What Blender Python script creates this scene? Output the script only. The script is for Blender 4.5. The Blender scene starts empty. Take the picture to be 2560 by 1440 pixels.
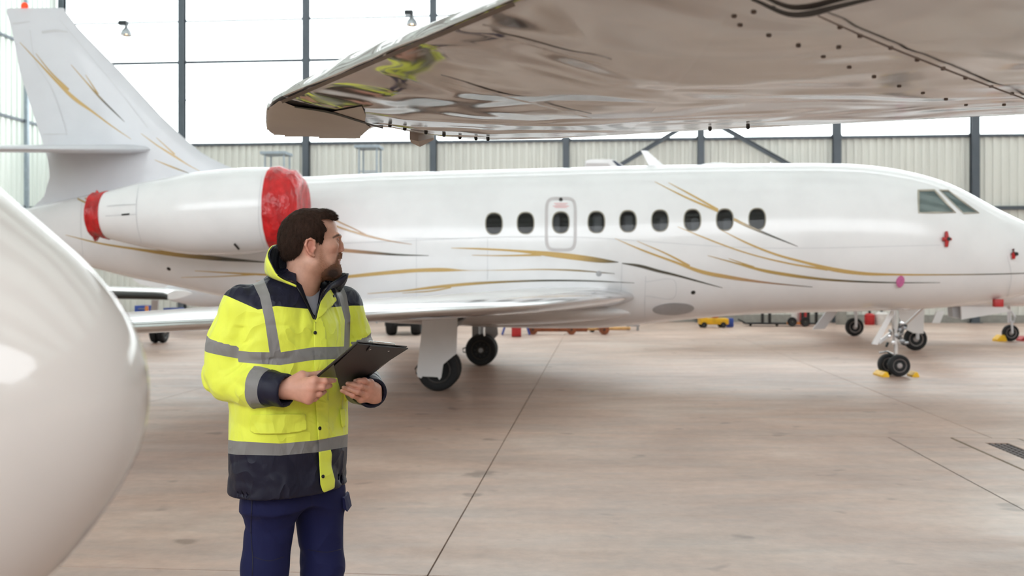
import bpy, bmesh, math, random
import numpy as np
from mathutils import Vector, Matrix
from mathutils.bvhtree import BVHTree

random.seed(7)
rng = np.random.default_rng(7)
SC = bpy.context.scene
COL = SC.collection
PI = math.pi

# ------------------------------------------------------------------ camera
F, CX, HY, H = 2560 * 35 / 36, 1280.0, 700.0, 1.65      # focal length in pixels, horizon, eye height


def P(x, y, Z):
    """photo pixel at depth Z -> world point (camera at 0,0,H looking along +Y)"""
    return Vector(((x - CX) / F * Z, Z, H + (HY - y) / F * Z))


def PF(x, y):
    """photo pixel on the floor -> world point"""
    return P(x, y, H * F / (y - HY))


cam_d = bpy.data.cameras.new('camera')
cam = bpy.data.objects.new('camera', cam_d)
COL.objects.link(cam)
cam.location = (0, 0, H)
cam.rotation_euler = (PI / 2, 0, 0)
cam_d.sensor_width = 36
cam_d.lens = 35
cam_d.shift_y = -20 / 2560
cam_d.clip_start = 0.02
cam_d.clip_end = 500
cam_d.dof.use_dof = True
cam_d.dof.focus_distance = 3.35
cam_d.dof.aperture_fstop = 4.0
SC.camera = cam

# ------------------------------------------------------------------ world: plain white overcast sky
W = bpy.data.worlds.new('overcast')
SC.world = W
W.use_nodes = True
bg = W.node_tree.nodes['Background']
bg.inputs[0].default_value = (0.93, 0.97, 1.0, 1)
bg.inputs[1].default_value = 4.0
SC.view_settings.view_transform = 'Standard'
SC.view_settings.look = 'None'
SC.view_settings.gamma = 1
SC.view_settings.exposure = 0.34
SC.view_settings.use_curve_mapping = False
SC.cycles.max_bounces = 7
SC.cycles.diffuse_bounces = 4
SC.cycles.glossy_bounces = 3
SC.cycles.transmission_bounces = 2
SC.cycles.transparent_max_bounces = 6
SC.cycles.caustics_reflective = False
SC.cycles.caustics_refractive = False
SC.cycles.adaptive_threshold = 0.03
SC.cycles.sample_clamp_indirect = 6.0
SC.cycles.use_denoising = True


# ------------------------------------------------------------------ materials
def lin(c):
    r = []
    for v in c[:3]:
        v = v / 255.0
        r.append(v / 12.92 if v <= 0.04045 else ((v + 0.055) / 1.055) ** 2.4)
    return (*r, 1.0)


class Nodes:
    def __init__(s, name):
        s.m = bpy.data.materials.new(name)
        s.m.use_nodes = True
        s.t = s.m.node_tree
        s.b = s.t.nodes['Principled BSDF']
        s.out = s.t.nodes['Material Output']

    def n(s, typ, **kw):
        nd = s.t.nodes.new(typ)
        for k, v in kw.items():
            setattr(nd, k, v)
        return nd

    def l(s, a, b):
        s.t.links.new(a, b)

    def noise(s, scale, detail=4, rough=0.55, stretch=None, dist=0.0):
        g = s.n('ShaderNodeNewGeometry')
        nz = s.n('ShaderNodeTexNoise')
        nz.inputs['Scale'].default_value = scale
        nz.inputs['Detail'].default_value = detail
        nz.inputs['Roughness'].default_value = rough
        nz.inputs['Distortion'].default_value = dist
        if stretch:
            mp = s.n('ShaderNodeMapping')
            mp.inputs['Scale'].default_value = stretch
            s.l(g.outputs['Position'], mp.inputs[0])
            s.l(mp.outputs[0], nz.inputs['Vector'])
        else:
            s.l(g.outputs['Position'], nz.inputs['Vector'])
        return nz.outputs['Fac']

    def ramp(s, fac, stops):
        r = s.n('ShaderNodeValToRGB')
        while len(r.color_ramp.elements) < len(stops):
            r.color_ramp.elements.new(0.5)
        for e, (p, c) in zip(r.color_ramp.elements, stops):
            e.position = p
            e.color = c
        s.l(fac, r.inputs[0])
        return r.outputs[0]

    def mix(s, fac, a, b, mode='MIX'):
        m = s.n('ShaderNodeMix', data_type='RGBA', blend_type=mode)
        for sock, v in ((m.inputs[0], fac), (m.inputs[6], a), (m.inputs[7], b)):
            if hasattr(v, 'links'):
                s.l(v, sock)
            elif isinstance(v, (int, float)):
                sock.default_value = v
            else:
                sock.default_value = v
        return m.outputs[2]

    def bump(s, h, strength, dist=0.01):
        b = s.n('ShaderNodeBump')
        b.inputs['Strength'].default_value = strength
        b.inputs['Distance'].default_value = dist
        s.l(h, b.inputs['Height'])
        s.l(b.outputs[0], s.b.inputs['Normal'])
        return b


MATS = {}


def mk(name, col, rough=0.5, metal=0.0, spec=0.5, coat=0.0, var=0.08, vs=6.0, bump=0.0, bs=60.0, stretch=None,
       bdist=0.005, emit=0.0, sheen=0.0):
    k = Nodes(name)
    c = lin(col)
    b = k.b
    b.inputs['Roughness'].default_value = rough
    b.inputs['Metallic'].default_value = metal
    b.inputs['Specular IOR Level'].default_value = spec
    b.inputs['Coat Weight'].default_value = coat
    b.inputs['Coat Roughness'].default_value = 0.05
    if sheen:
        b.inputs['Sheen Weight'].default_value = sheen
    if var:
        d = tuple(v * (1 - var * 1.6) for v in c[:3]) + (1,)
        e = tuple(min(1, v * (1 + var * 0.8)) for v in c[:3]) + (1,)
        col_o = k.ramp(k.noise(vs, stretch=stretch), [(0.3, d), (0.7, e)])
        k.l(col_o, b.inputs['Base Color'])
    else:
        b.inputs['Base Color'].default_value = c
    if emit:
        b.inputs['Emission Color'].default_value = c
        b.inputs['Emission Strength'].default_value = emit
    if bump:
        k.bump(k.noise(bs, 3, stretch=stretch), bump, bdist)
    MATS[name] = k.m
    return k.m


def mk_attr(name, rough=0.4, coat=0.0, metal=0.0, bump=0, bs=300, sss=0.0):
    """colour read from the mesh's own point colours (livery gradients, skin tones)"""
    k = Nodes(name)
    a = k.n('ShaderNodeVertexColor', layer_name='tone')
    v = k.mix(k.ramp(k.noise(40), [(0.35, (0.93, 0.93, 0.93, 1)), (0.65, (1, 1, 1, 1))]), a.outputs[0], a.outputs[0])
    m = k.mix(1.0, a.outputs[0], k.ramp(k.noise(60), [(0.35, (0.9, 0.9, 0.9, 1)), (0.65, (1, 1, 1, 1))]), 'MULTIPLY')
    k.l(m, k.b.inputs['Base Color'])
    k.b.inputs['Roughness'].default_value = rough
    k.b.inputs['Coat Weight'].default_value = coat
    k.b.inputs['Metallic'].default_value = metal
    if sss:
        k.b.inputs['Subsurface Weight'].default_value = sss
        k.b.inputs['Subsurface Radius'].default_value = (0.012, 0.005, 0.003)
        k.b.inputs['Subsurface Scale'].default_value = 0.6
    if bump:
        k.bump(k.noise(bs, 3), bump, 0.002)
    MATS[name] = k.m
    return k.m


# ------------------------------------------------------------------ mesh helpers
def mesh_obj(name, V, Fs, mat, parent=None, smooth=True, sharp=0.7, tone=None):
    me = bpy.data.meshes.new(name)
    me.from_pydata([tuple(map(float, v)) for v in V], [], [tuple(int(i) for i in f) for f in Fs])
    me.update()
    if smooth:
        me.shade_smooth()
        if sharp:
            me.set_sharp_from_angle(angle=sharp)
    if mat is not None:
        me.materials.append(MATS[mat] if isinstance(mat, str) else mat)
    if tone is not None:
        ca = me.color_attributes.new('tone', 'FLOAT_COLOR', 'POINT')
        ca.data.foreach_set('color', np.asarray(tone, dtype=np.float32).ravel())
    return link(name, me, parent)


def link(name, me, parent=None):
    o = bpy.data.objects.new(name, me)
    COL.objects.link(o)
    if parent is not None:
        o.parent = parent
        if parent.type == 'EMPTY':
            o.matrix_parent_inverse = Matrix.Translation(-Vector(parent['base']))
    return o


def tag(o, label=None, cat=None, group=None, kind=None):
    if label:
        o['label'] = label
    if cat:
        o['category'] = cat
    if group:
        o['group'] = group
    if kind:
        o['kind'] = kind
    return o


def thing(name, label, cat, base=(0, 0, 0), group=None):
    o = bpy.data.objects.new(name, None)
    COL.objects.link(o)
    o.location = base
    o['base'] = [float(v) for v in base]
    o.empty_display_size = 0.1
    return tag(o, label, cat, group)


def frame_of(d, up=Vector((0, 0, 1))):
    d = Vector(d).normalized()
    if abs(d.dot(up)) > 0.98:
        up = Vector((0, 1, 0))
    a = d.cross(up).normalized()
    return a, a.cross(d).normalized(), d      # side, up, forward


class MB:
    """collects shapes; build() links them as ONE mesh object"""

    def __init__(s):
        s.V, s.F = [], []

    def add(s, V, Fs):
        o = len(s.V)
        s.V += [tuple(v) for v in V]
        s.F += [tuple(i + o for i in f) for f in Fs]
        return s

    def box(s, c, d, rot=None, bev=0.0):
        """box of full size d centred at c; rot = 3x3 Matrix; bev = chamfer"""
        c = Vector(c)
        hx, hy, hz = (v / 2 for v in d)
        b = min(bev, hx * .9, hy * .9, hz * .9)
        if b <= 0:
            V = [Vector((x, y, z)) for x in (-hx, hx) for y in (-hy, hy) for z in (-hz, hz)]
            Fs = [(0, 1, 3, 2), (4, 6, 7, 5), (0, 4, 5, 1), (2, 3, 7, 6), (0, 2, 6, 4), (1, 5, 7, 3)]
        else:
            bm = bmesh.new()
            bmesh.ops.create_cube(bm, size=1.0)
            bmesh.ops.scale(bm, vec=(2 * hx, 2 * hy, 2 * hz), verts=bm.verts)
            bmesh.ops.bevel(bm, geom=bm.edges[:], offset=b, segments=2, affect='EDGES', profile=0.6)
            bm.verts.index_update()
            V = [v.co.copy() for v in bm.verts]
            Fs = [tuple(v.index for v in f.verts) for f in bm.faces]
            bm.free()
        if rot is not None:
            V = [rot @ v for v in V]
        return s.add([v + c for v in V], Fs)

    def loft(s, rings, cap=True, closed=True):
        n = len(rings[0])
        V = [tuple(p) for r in rings for p in r]
        Fs = []
        m = n if closed else n - 1
        for i in range(len(rings) - 1):
            for j in range(m):
                k = (j + 1) % n
                Fs.append((i * n + j, i * n + k, (i + 1) * n + k, (i + 1) * n + j))
        if cap:
            Fs.append(tuple(range(n))[::-1])
            Fs.append(tuple((len(rings) - 1) * n + j for j in range(n)))
        return s.add(V, Fs)

    def tube(s, pts, r, n=10, cap=True):
        pts = [Vector(p) for p in pts]
        rs = r if isinstance(r, (list, tuple)) else [r] * len(pts)
        rings = []
        for i, p in enumerate(pts):
            d = (pts[min(i + 1, len(pts) - 1)] - pts[max(i - 1, 0)])
            a, u, _ = frame_of(d)
            rings.append([p + (a * math.cos(2 * PI * j / n) + u * math.sin(2 * PI * j / n)) * rs[i] for j in range(n)])
        return s.loft(rings, cap)

    def lathe(s, c, axis, prof, n=32, cap=True):
        """prof = [(distance along axis, radius)...]"""
        a, u, d = frame_of(axis)
        c = Vector(c)
        return s.loft([[c + d * h + (a * math.cos(2 * PI * j / n) + u * math.sin(2 * PI * j / n)) * max(r, 1e-4)
                        for j in range(n)] for h, r in prof], cap)

    def prism(s, poly, thick):
        """poly = planar 3-D outline; extruded by the vector thick"""
        t = Vector(thick)
        n = len(poly)
        V = [Vector(p) for p in poly] + [Vector(p) + t for p in poly]
        Fs = [tuple(range(n))[::-1], tuple(range(n, 2 * n))]
        Fs += [(i, (i + 1) % n, n + (i + 1) % n, n + i) for i in range(n)]
        return s.add(V, Fs)

    def ell(s, c, r, rot=None, n=20, m=12):
        c = Vector(c)
        rings = []
        for i in range(m + 1):
            t = PI * i / m
            ring = []
            for j in range(n):
                p = 2 * PI * j / n
                v = Vector((r[0] * math.sin(t) * math.cos(p), r[1] * math.sin(t) * math.sin(p), r[2] * math.cos(t)))
                ring.append(c + (rot @ v if rot is not None else v))
            rings.append(ring)
        return s.loft(rings, False)

    def build(s, name, mat, parent=None, smooth=True, sharp=0.7, tone=None):
        o = mesh_obj(name, s.V, s.F, mat, parent, smooth, sharp, tone)
        bm = bmesh.new()
        bm.from_mesh(o.data)
        bmesh.ops.remove_doubles(bm, verts=bm.verts, dist=1e-5) if tone is None else None
        bmesh.ops.recalc_face_normals(bm, faces=bm.faces)
        bm.to_mesh(o.data)
        bm.free()
        return o


def spline(pts, n):
    """Catmull-Rom through pts (any dimension), n samples"""
    p = np.asarray(pts, float)
    if len(p) < 3:
        t = np.linspace(0, 1, n)[:, None]
        return p[0] * (1 - t) + p[-1] * t
    d = np.concatenate([[0], np.cumsum(np.linalg.norm(np.diff(p[:, :2], axis=0), axis=1) + 1e-9)])
    q = np.linspace(0, d[-1], n)
    out = np.empty((n, p.shape[1]))
    m = np.gradient(p, d, axis=0)
    i = np.clip(np.searchsorted(d, q, side='right') - 1, 0, len(p) - 2)
    h = (d[i + 1] - d[i])
    t = ((q - d[i]) / h)[:, None]
    h = h[:, None]
    out = ((2 * t**3 - 3 * t**2 + 1) * p[i] + (t**3 - 2 * t**2 + t) * h * m[i]
           + (-2 * t**3 + 3 * t**2) * p[i + 1] + (t**3 - t**2) * h * m[i + 1])
    return out


CAMP = Vector((0, 0, H))


def ray(bvh, x, y):
    """the surface point of bvh that the photo shows at pixel x, y, with its normal"""
    d = (P(x, y, 1.0) - CAMP).normalized()
    loc, nor, _, _ = bvh.ray_cast(CAMP, d)
    if loc is None:
        return None, None
    if nor.dot(d) > 0:
        nor = -nor
    return loc, nor


def ribbon(bvh, pts, off=0.006, step=10, across=3, closed=False):
    """a thin painted band that follows the surface: pts = [(px, py, width px)...]; returns verts, faces, t per vert"""
    p = np.asarray(pts, float)
    L = np.sum(np.linalg.norm(np.diff(p[:, :2], axis=0), axis=1))
    n = max(4, int(L / step))
    q = spline(p, n)
    tg = np.gradient(q[:, :2], axis=0)
    tg /= np.linalg.norm(tg, axis=1)[:, None] + 1e-9
    rows, ts = [], []
    for i in range(n):
        nx, ny = -tg[i, 1], tg[i, 0]
        w = max(q[i, 2], 0.6)
        row = []
        for k in range(across):
            o = (k / (across - 1) - 0.5) * w
            loc, nor = ray(bvh, q[i, 0] + nx * o, q[i, 1] + ny * o)
            row.append(None if loc is None else loc + nor * off)
        if all(r is not None for r in row):
            rows.append(row)
            ts.append(i / (n - 1))
        elif rows:
            break
    V, T = [], []
    for row, t in zip(rows, ts):
        V += row
        T += [t] * across
    Fs = []
    R = len(rows)
    for i in range(R - 1):
        for k in range(across - 1):
            a = i * across + k
            Fs.append((a, a + 1, a + across + 1, a + across))
    if closed and R == n:
        for k in range(across - 1):
            a = (R - 1) * across + k
            Fs.append((a, a + 1, k + 1, k))
    return V, Fs, T


def split(V, T, f):
    """cut a triangle mesh along f = 0: returns (positive part, negative part), each (V, T)"""
    V = np.asarray(V, float)
    T = np.asarray(T, int)
    f = np.where(np.abs(f) < 1e-9, 1e-9, f)
    pos = f > 0
    cnt = pos[T].sum(1)
    newV = [V]
    nid = [len(V)]
    cache = {}
    extra = []

    def cut(a, b):
        k = (a, b) if a < b else (b, a)
        if k not in cache:
            t = f[k[0]] / (f[k[0]] - f[k[1]])
            extra.append(V[k[0]] * (1 - t) + V[k[1]] * t)
            cache[k] = nid[0]
            nid[0] += 1
        return cache[k]
    tp = [tuple(t) for t in T[cnt == 3]]
    tn = [tuple(t) for t in T[cnt == 0]]
    for t in T[(cnt == 1) | (cnt == 2)]:
        a, b, c = (int(i) for i in t)
        one = pos[[a, b, c]].sum() == 1
        for _ in range(3):
            if pos[a] == one and pos[b] != one and pos[c] != one:
                break
            a, b, c = b, c, a
        ab, ac = cut(a, b), cut(a, c)
        (tp if one else tn).append((a, ab, ac))
        q = tn if one else tp
        q.append((ab, b, c))
        q.append((ab, c, ac))
    if extra:
        newV.append(np.array(extra))
    V2 = np.concatenate(newV)

    def comp(tr):
        tr = np.array(tr, int).reshape(-1, 3)
        u, inv = np.unique(tr, return_inverse=True)
        return V2[u], inv.reshape(-1, 3)
    return comp(tp), comp(tn)


def to_tris(Fs):
    out = []
    for f in Fs:
        for i in range(1, len(f) - 1):
            out.append((f[0], f[i], f[i + 1]))
    return np.array(out, int)


def px_of(V):
    """photo pixel of world points"""
    V = np.asarray(V, float)
    return CX + V[:, 0] / V[:, 1] * F, HY - (V[:, 2] - H) / V[:, 1] * F


def poly_sd(x, y, poly):
    """signed distance to a 2-D polygon, positive inside"""
    poly = np.asarray(poly, float)
    d = np.full(x.shape, 1e18)
    ins = np.zeros(x.shape, bool)
    n = len(poly)
    for i in range(n):
        ax, ay = poly[i]
        bx, by = poly[(i + 1) % n]
        ex, ey = bx - ax, by - ay
        t = np.clip(((x - ax) * ex + (y - ay) * ey) / (ex * ex + ey * ey + 1e-12), 0, 1)
        d = np.minimum(d, (x - ax - t * ex) ** 2 + (y - ay - t * ey) ** 2)
        c = ((ay > y) != (by > y)) & (x < ex * (y - ay) / (ey if ey else 1e-12) + ax)
        ins ^= c
    d = np.sqrt(d)
    return np.where(ins, d, -d)


# ------------------------------------------------------------------ signed-distance modelling (person)
def surface_nets(f, o, h):
    s = f < 0
    nx, ny, nz = f.shape
    acc = np.zeros((nx - 1, ny - 1, nz - 1, 3), np.float32)
    cnt = np.zeros((nx - 1, ny - 1, nz - 1), np.float32)
    C = [(0, 0, 0), (1, 0, 0), (0, 1, 0), (1, 1, 0), (0, 0, 1), (1, 0, 1), (0, 1, 1), (1, 1, 1)]
    E = [(0, 1), (2, 3), (4, 5), (6, 7), (0, 2), (1, 3), (4, 6), (5, 7), (0, 4), (1, 5), (2, 6), (3, 7)]

    def sub(a, c):
        return a[c[0]:nx - 1 + c[0], c[1]:ny - 1 + c[1], c[2]:nz - 1 + c[2]]
    for a, b in E:
        ca, cb = C[a], C[b]
        sa, sb = sub(s, ca), sub(s, cb)
        m = sa != sb
        if not m.any():
            continue
        fa, fb = sub(f, ca)[m], sub(f, cb)[m]
        t = fa / (fa - fb)
        for k in range(3):
            acc[..., k][m] += ca[k] + t * (cb[k] - ca[k])
        cnt[m] += 1
    act = cnt > 0
    idx = np.full(cnt.shape, -1, np.int64)
    idx[act] = np.arange(act.sum())
    g = np.argwhere(act)
    V = (acc[act] / cnt[act][:, None] + g) * h + np.asarray(o)
    Q = []
    for ax in range(3):
        sl0 = [slice(1, -1)] * 3
        sl1 = [slice(1, -1)] * 3
        sl0[ax] = slice(0, -1)
        sl1[ax] = slice(1, None)
        a, b = s[tuple(sl0)], s[tuple(sl1)]
        m = np.argwhere(a != b)
        flip = a[a != b]
        off = np.ones(3, int)
        off[ax] = 0
        m = m + off
        b1, b2 = (ax + 1) % 3, (ax + 2) % 3
        e1 = np.zeros(3, int)
        e1[b1] = 1
        e2 = np.zeros(3, int)
        e2[b2] = 1
        q = np.stack([idx[tuple((m - e1 - e2).T)], idx[tuple((m - e2).T)], idx[tuple(m.T)], idx[tuple((m - e1).T)]], 1)
        q[~flip] = q[~flip][:, ::-1]
        Q.append(q)
    return V, np.concatenate(Q)


def sdf_mesh(fn, lo, hi, h):
    lo, hi = np.asarray(lo, float), np.asarray(hi, float)
    n = np.ceil((hi - lo) / h).astype(int) + 1
    ax = [lo[i] + h * np.arange(n[i]) for i in range(3)]
    G = np.stack(np.meshgrid(*ax, indexing='ij'), -1).astype(np.float32)
    f = fn(G.reshape(-1, 3)).reshape(n)
    f[0], f[-1], f[:, 0], f[:, -1], f[:, :, 0], f[:, :, -1] = [np.maximum(x, h * .5) for x in
        (f[0], f[-1], f[:, 0], f[:, -1], f[:, :, 0], f[:, :, -1])]
    V, Q = surface_nets(f, lo, h)
    return V, np.concatenate([Q[:, [0, 1, 2]], Q[:, [0, 2, 3]]])


def smin(a, b, k):
    h = np.maximum(k - np.abs(a - b), 0) / k
    return np.minimum(a, b) - h * h * k * 0.25


def smax(a, b, k):
    return -smin(-a, -b, k)


def s_ell(p, c, r, M=None):
    q = p - np.asarray(c, np.float32)
    if M is not None:
        q = q @ np.asarray(M, np.float32)        # columns of M = the ellipsoid's own axes
    r = np.asarray(r, np.float32)
    k0 = np.linalg.norm(q / r, axis=1)
    k1 = np.linalg.norm(q / (r * r), axis=1) + 1e-9
    return k0 * (k0 - 1) / k1


def s_cap(p, a, b, ra, rb):
    a, b = np.asarray(a, np.float32), np.asarray(b, np.float32)
    ab = b - a
    t = np.clip(((p - a) @ ab) / (ab @ ab), 0, 1)
    return np.linalg.norm(p - a - t[:, None] * ab, axis=1) - (ra + (rb - ra) * t)


def s_chain(p, pts, rs, k=0.01):
    d = None
    for i in range(len(pts) - 1):
        c = s_cap(p, pts[i], pts[i + 1], rs[i], rs[i + 1])
        d = c if d is None else smin(d, c, k)
    return d


def near(d, fn, w=.035):
    """add fn(mask) to d only close to the surface"""
    m = np.abs(d) < w
    d = np.array(d, np.float64)
    d[m] += fn(m)
    return d


def crease(p, scale, seed, sharp=5):
    """thin fold lines: 1 on the line, 0 away from it"""
    return (1 - np.abs(vnoise(p, scale, seed))) ** sharp


def vnoise(p, scale, seed=0):
    """smooth value noise in -1..1"""
    q = p * scale
    i = np.floor(q).astype(np.int64)
    f = q - i
    f = f * f * (3 - 2 * f)
    out = np.zeros(len(p))
    for dx in (0, 1):
        for dy in (0, 1):
            for dz in (0, 1):
                hsh = ((i[:, 0] + dx) * 73856093) ^ ((i[:, 1] + dy) * 19349663) ^ ((i[:, 2] + dz) * 83492791) ^ (seed * 2654435761)
                hsh = (hsh ^ (hsh >> 13)) * 1274126177
                v = ((hsh ^ (hsh >> 16)) & 0xffff) / 32767.5 - 1
                w = (f[:, 0] if dx else 1 - f[:, 0]) * (f[:, 1] if dy else 1 - f[:, 1]) * (f[:, 2] if dz else 1 - f[:, 2])
                out += v * w
    return out

# ================================================================== MATERIALS
def floor_material():
    k = Nodes('concrete')
    tan, tan2, grey, pale = lin((198, 168, 151)), lin((174, 145, 129)), lin((163, 148, 140)), lin((212, 189, 175))
    c1 = k.ramp(k.noise(0.35, 6, 0.6, (1, 1.3, 1), 0.6), [(0.34, tan2), (0.52, tan), (0.70, pale)])
    streak = k.ramp(k.noise(1.0, 7, 0.68, (0.55, 2.2, 1), 0.3), [(0.42, (0, 0, 0, 1)), (0.66, (1, 1, 1, 1))])
    c2 = k.mix(k.mix(0.55, (0, 0, 0, 1), streak), c1, grey)
    fine = k.ramp(k.noise(9, 9, 0.7), [(0.3, (0.82, 0.81, 0.8, 1)), (0.62, (1, 1, 1, 1))])
    c3 = k.mix(1.0, c2, fine, 'MULTIPLY')
    spots = k.ramp(k.noise(2.3, 2, 0.5), [(0.27, (0.62, 0.6, 0.58, 1)), (0.335, (1, 1, 1, 1))])
    k.l(k.mix(1.0, c3, spots, 'MULTIPLY'), k.b.inputs['Base Color'])
    r = k.ramp(k.noise(1.3, 6, 0.65, (0.6, 2.0, 1)), [(0.3, (0.30, 0.30, 0.30, 1)), (0.72, (0.52, 0.52, 0.52, 1))])
    k.l(r, k.b.inputs['Roughness'])
    k.b.inputs['Specular IOR Level'].default_value = 0.42
    k.bump(k.noise(30, 5), 0.10, 0.004)
    MATS['concrete'] = k.m


floor_material()
mk('joint', (122, 106, 95), 0.9, var=0.15)
mk('apron', (170, 168, 165), 0.9, var=0.08)
mk('steel', (84, 90, 97), 0.45, 0.35, var=0.10, vs=1.5)
mk('sheet', (216, 216, 209), 0.45, 0.0, var=0.05, vs=0.8, stretch=(1, 1, 0.15))
mk('plinth', (150, 148, 142), 0.8, var=0.1)
mk('roof_sheet', (178, 178, 176), 0.7, var=0.05, vs=0.5)
mk('lamp_shell', (150, 152, 155), 0.3, 0.7)
mk('dark_metal', (42, 44, 47), 0.45, 0.4)
mk('lamp_glow', (255, 214, 160), 0.4, emit=14.0, var=0).cycles.emission_sampling = 'NONE'
mk('platform_grey', (160, 172, 182), 0.5, 0.2)
mk('grate', (88, 76, 74), 0.55, 0.5, var=0.2, vs=20)
mk('pit', (34, 30, 30), 0.9)
mk('drain_rim', (120, 100, 70), 0.6, 0.3, var=0.2, vs=12)


def glass_material():
    k = Nodes('glazing')
    tr = k.n('ShaderNodeBsdfTransparent')
    tr.inputs[0].default_value = (0.96, 0.98, 0.97, 1)
    gl = k.n('ShaderNodeBsdfGlossy')
    gl.inputs['Roughness'].default_value = 0.08
    mx = k.n('ShaderNodeMixShader')
    mx.inputs[0].default_value = 0.05
    k.l(tr.outputs[0], mx.inputs[1])
    k.l(gl.outputs[0], mx.inputs[2])
    k.l(mx.outputs[0], k.out.inputs[0])
    MATS['glazing'] = k.m
    # translucent corrugated plastic sheet
    k = Nodes('translucent_sheet')
    tl = k.n('ShaderNodeBsdfTranslucent')
    c = k.ramp(k.noise(0.7, 3, 0.5, (1, 1, 0.15)), [(0.3, lin((206, 214, 207))), (0.7, lin((224, 229, 223)))])
    k.l(c, tl.inputs[0])
    k.l(c, k.b.inputs['Base Color'])
    k.b.inputs['Roughness'].default_value = 0.4
    mx = k.n('ShaderNodeMixShader')
    mx.inputs[0].default_value = 0.05
    k.l(k.b.outputs[0], mx.inputs[1])
    k.l(tl.outputs[0], mx.inputs[2])
    k.l(mx.outputs[0], k.out.inputs[0])
    MATS['translucent_sheet'] = k.m
    k = Nodes('skylight_sheet')
    tl = k.n('ShaderNodeBsdfTranslucent')
    c = k.ramp(k.noise(0.7, 3, 0.5), [(0.3, lin((222, 230, 226))), (0.7, lin((240, 244, 242)))])
    k.l(c, tl.inputs[0])
    k.l(c, k.b.inputs['Base Color'])
    mx = k.n('ShaderNodeMixShader')
    mx.inputs[0].default_value = 0.40
    k.l(k.b.outputs[0], mx.inputs[1])
    k.l(tl.outputs[0], mx.inputs[2])
    k.l(mx.outputs[0], k.out.inputs[0])
    MATS['skylight_sheet'] = k.m


glass_material()

# ================================================================== HANGAR
GA = math.radians(4.8)
U = Vector((math.cos(GA), -math.sin(GA), 0))      # across the hangar
VD = Vector((math.sin(GA), math.cos(GA), 0))      # into the hangar
ROT = Matrix((U, VD, Vector((0, 0, 1)))).transposed()


def G(u, v, z=0.0):
    return U * u + VD * v + Vector((0, 0, z))


WB = Vector((11.28, 39.0, 0))
VB = WB.dot(VD)                                   # depth of the back wall


def u_back(px, v=None):
    """u of the point of the back wall seen at photo column px"""
    v = VB if v is None else v
    k = (px - CX) / F
    # (u cos + v sin) = k (v cos - u sin)
    return (k * v * math.cos(GA) - v * math.sin(GA)) / (math.cos(GA) + k * math.sin(GA))


def z_back(px, py, v=None):
    v = VB if v is None else v
    p = G(u_back(px, v), v)
    return H + (HY - py) / F * p.y


COLS = [155, 455, 765, 1083, 1415, 1752, 2092, 2437]
CU = [u_back(c, VB - 0.25) for c in COLS]
CU += [CU[-1] + 4.9 * k for k in (1, 2, 3)]
UL = CU[0] - 0.35
UR = CU[-1]
ZP = z_back(765, 362)
RAILS = [z_back(455, 253), z_back(455, 157), z_back(455, 55)]
ZT = 14.4
VF = -14.0
print('column spacing', [round(b - a, 2) for a, b in zip(CU, CU[1:])], 'panel top', round(ZP, 2), [round(r, 2) for r in RAILS])

# ---- floor: separate cast slabs with recessed joints
SL = thing('floor', 'tan concrete hangar floor of large cast slabs', None)
tag(SL, kind='structure')
del SL['base']
SL['base'] = [0, 0, 0]
fb = MB()
fb.add([G(UL, VF, -0.02), G(UR, VF, -0.02), G(UR, VB, -0.02), G(UL, VB, -0.02)], [(0, 1, 2, 3)])
fb.build('joint_bed', 'joint', SL, False)
ul = [-0.935 + 5.06 * k for k in range(-4, 6)]
ul = [UL] + [u for u in ul if UL + 0.5 < u < UR - 0.5] + [UR]
vl = [VF, -10.3, -5.0, 0.25, 5.5, 10.75, 16.0, 21.3, 26.6, 31.9, VB]
gap = 0.005
# the drain pit in the slab right of the camera
DR = [PF(2365, 1089), PF(2515, 1086)]
du0, du1 = DR[0].dot(U), DR[1].dot(U)
for j in range(len(vl) - 1):
    uu = list(ul)
    if vl[j + 1] <= 10.76:
        uu = [u if not (4.0 < u < 4.3) else 3.06 for u in uu]
    for i in range(len(uu) - 1):
        a, b, c, d = uu[i] + gap, uu[i + 1] - gap, vl[j] + gap, vl[j + 1] - gap
        m = MB()
        if vl[j + 1] == 10.75 and a < du0 < b:      # slab with the drain cut out
            for (a2, b2, c2, d2) in ((a, du0, c, d), (du1, b, c, d), (du0, du1, c, 6.6)):
                m.add([G(a2, c2), G(b2, c2), G(b2, d2), G(a2, d2)], [(0, 1, 2, 3)])
        else:
            m.add([G(a, c), G(b, c), G(b, d), G(a, d), G(a, c, -0.02), G(b, c, -0.02), G(b, d, -0.02), G(a, d, -0.02)],
                  [(0, 1, 2, 3), (0, 4, 5, 1), (1, 5, 6, 2), (2, 6, 7, 3), (3, 7, 4, 0)])
        o = m.build('slab', 'concrete', SL, False)

ap = MB()
ap.add([(-120, -160, -0.03), (120, -160, -0.03), (120, VF + 6, -0.03), (-120, VF + 6, -0.03)], [(0, 1, 2, 3)])
tag(ap.build('ground_apron', 'apron', None, False), 'pale apron outside the open hangar front', None, kind='structure')

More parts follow.
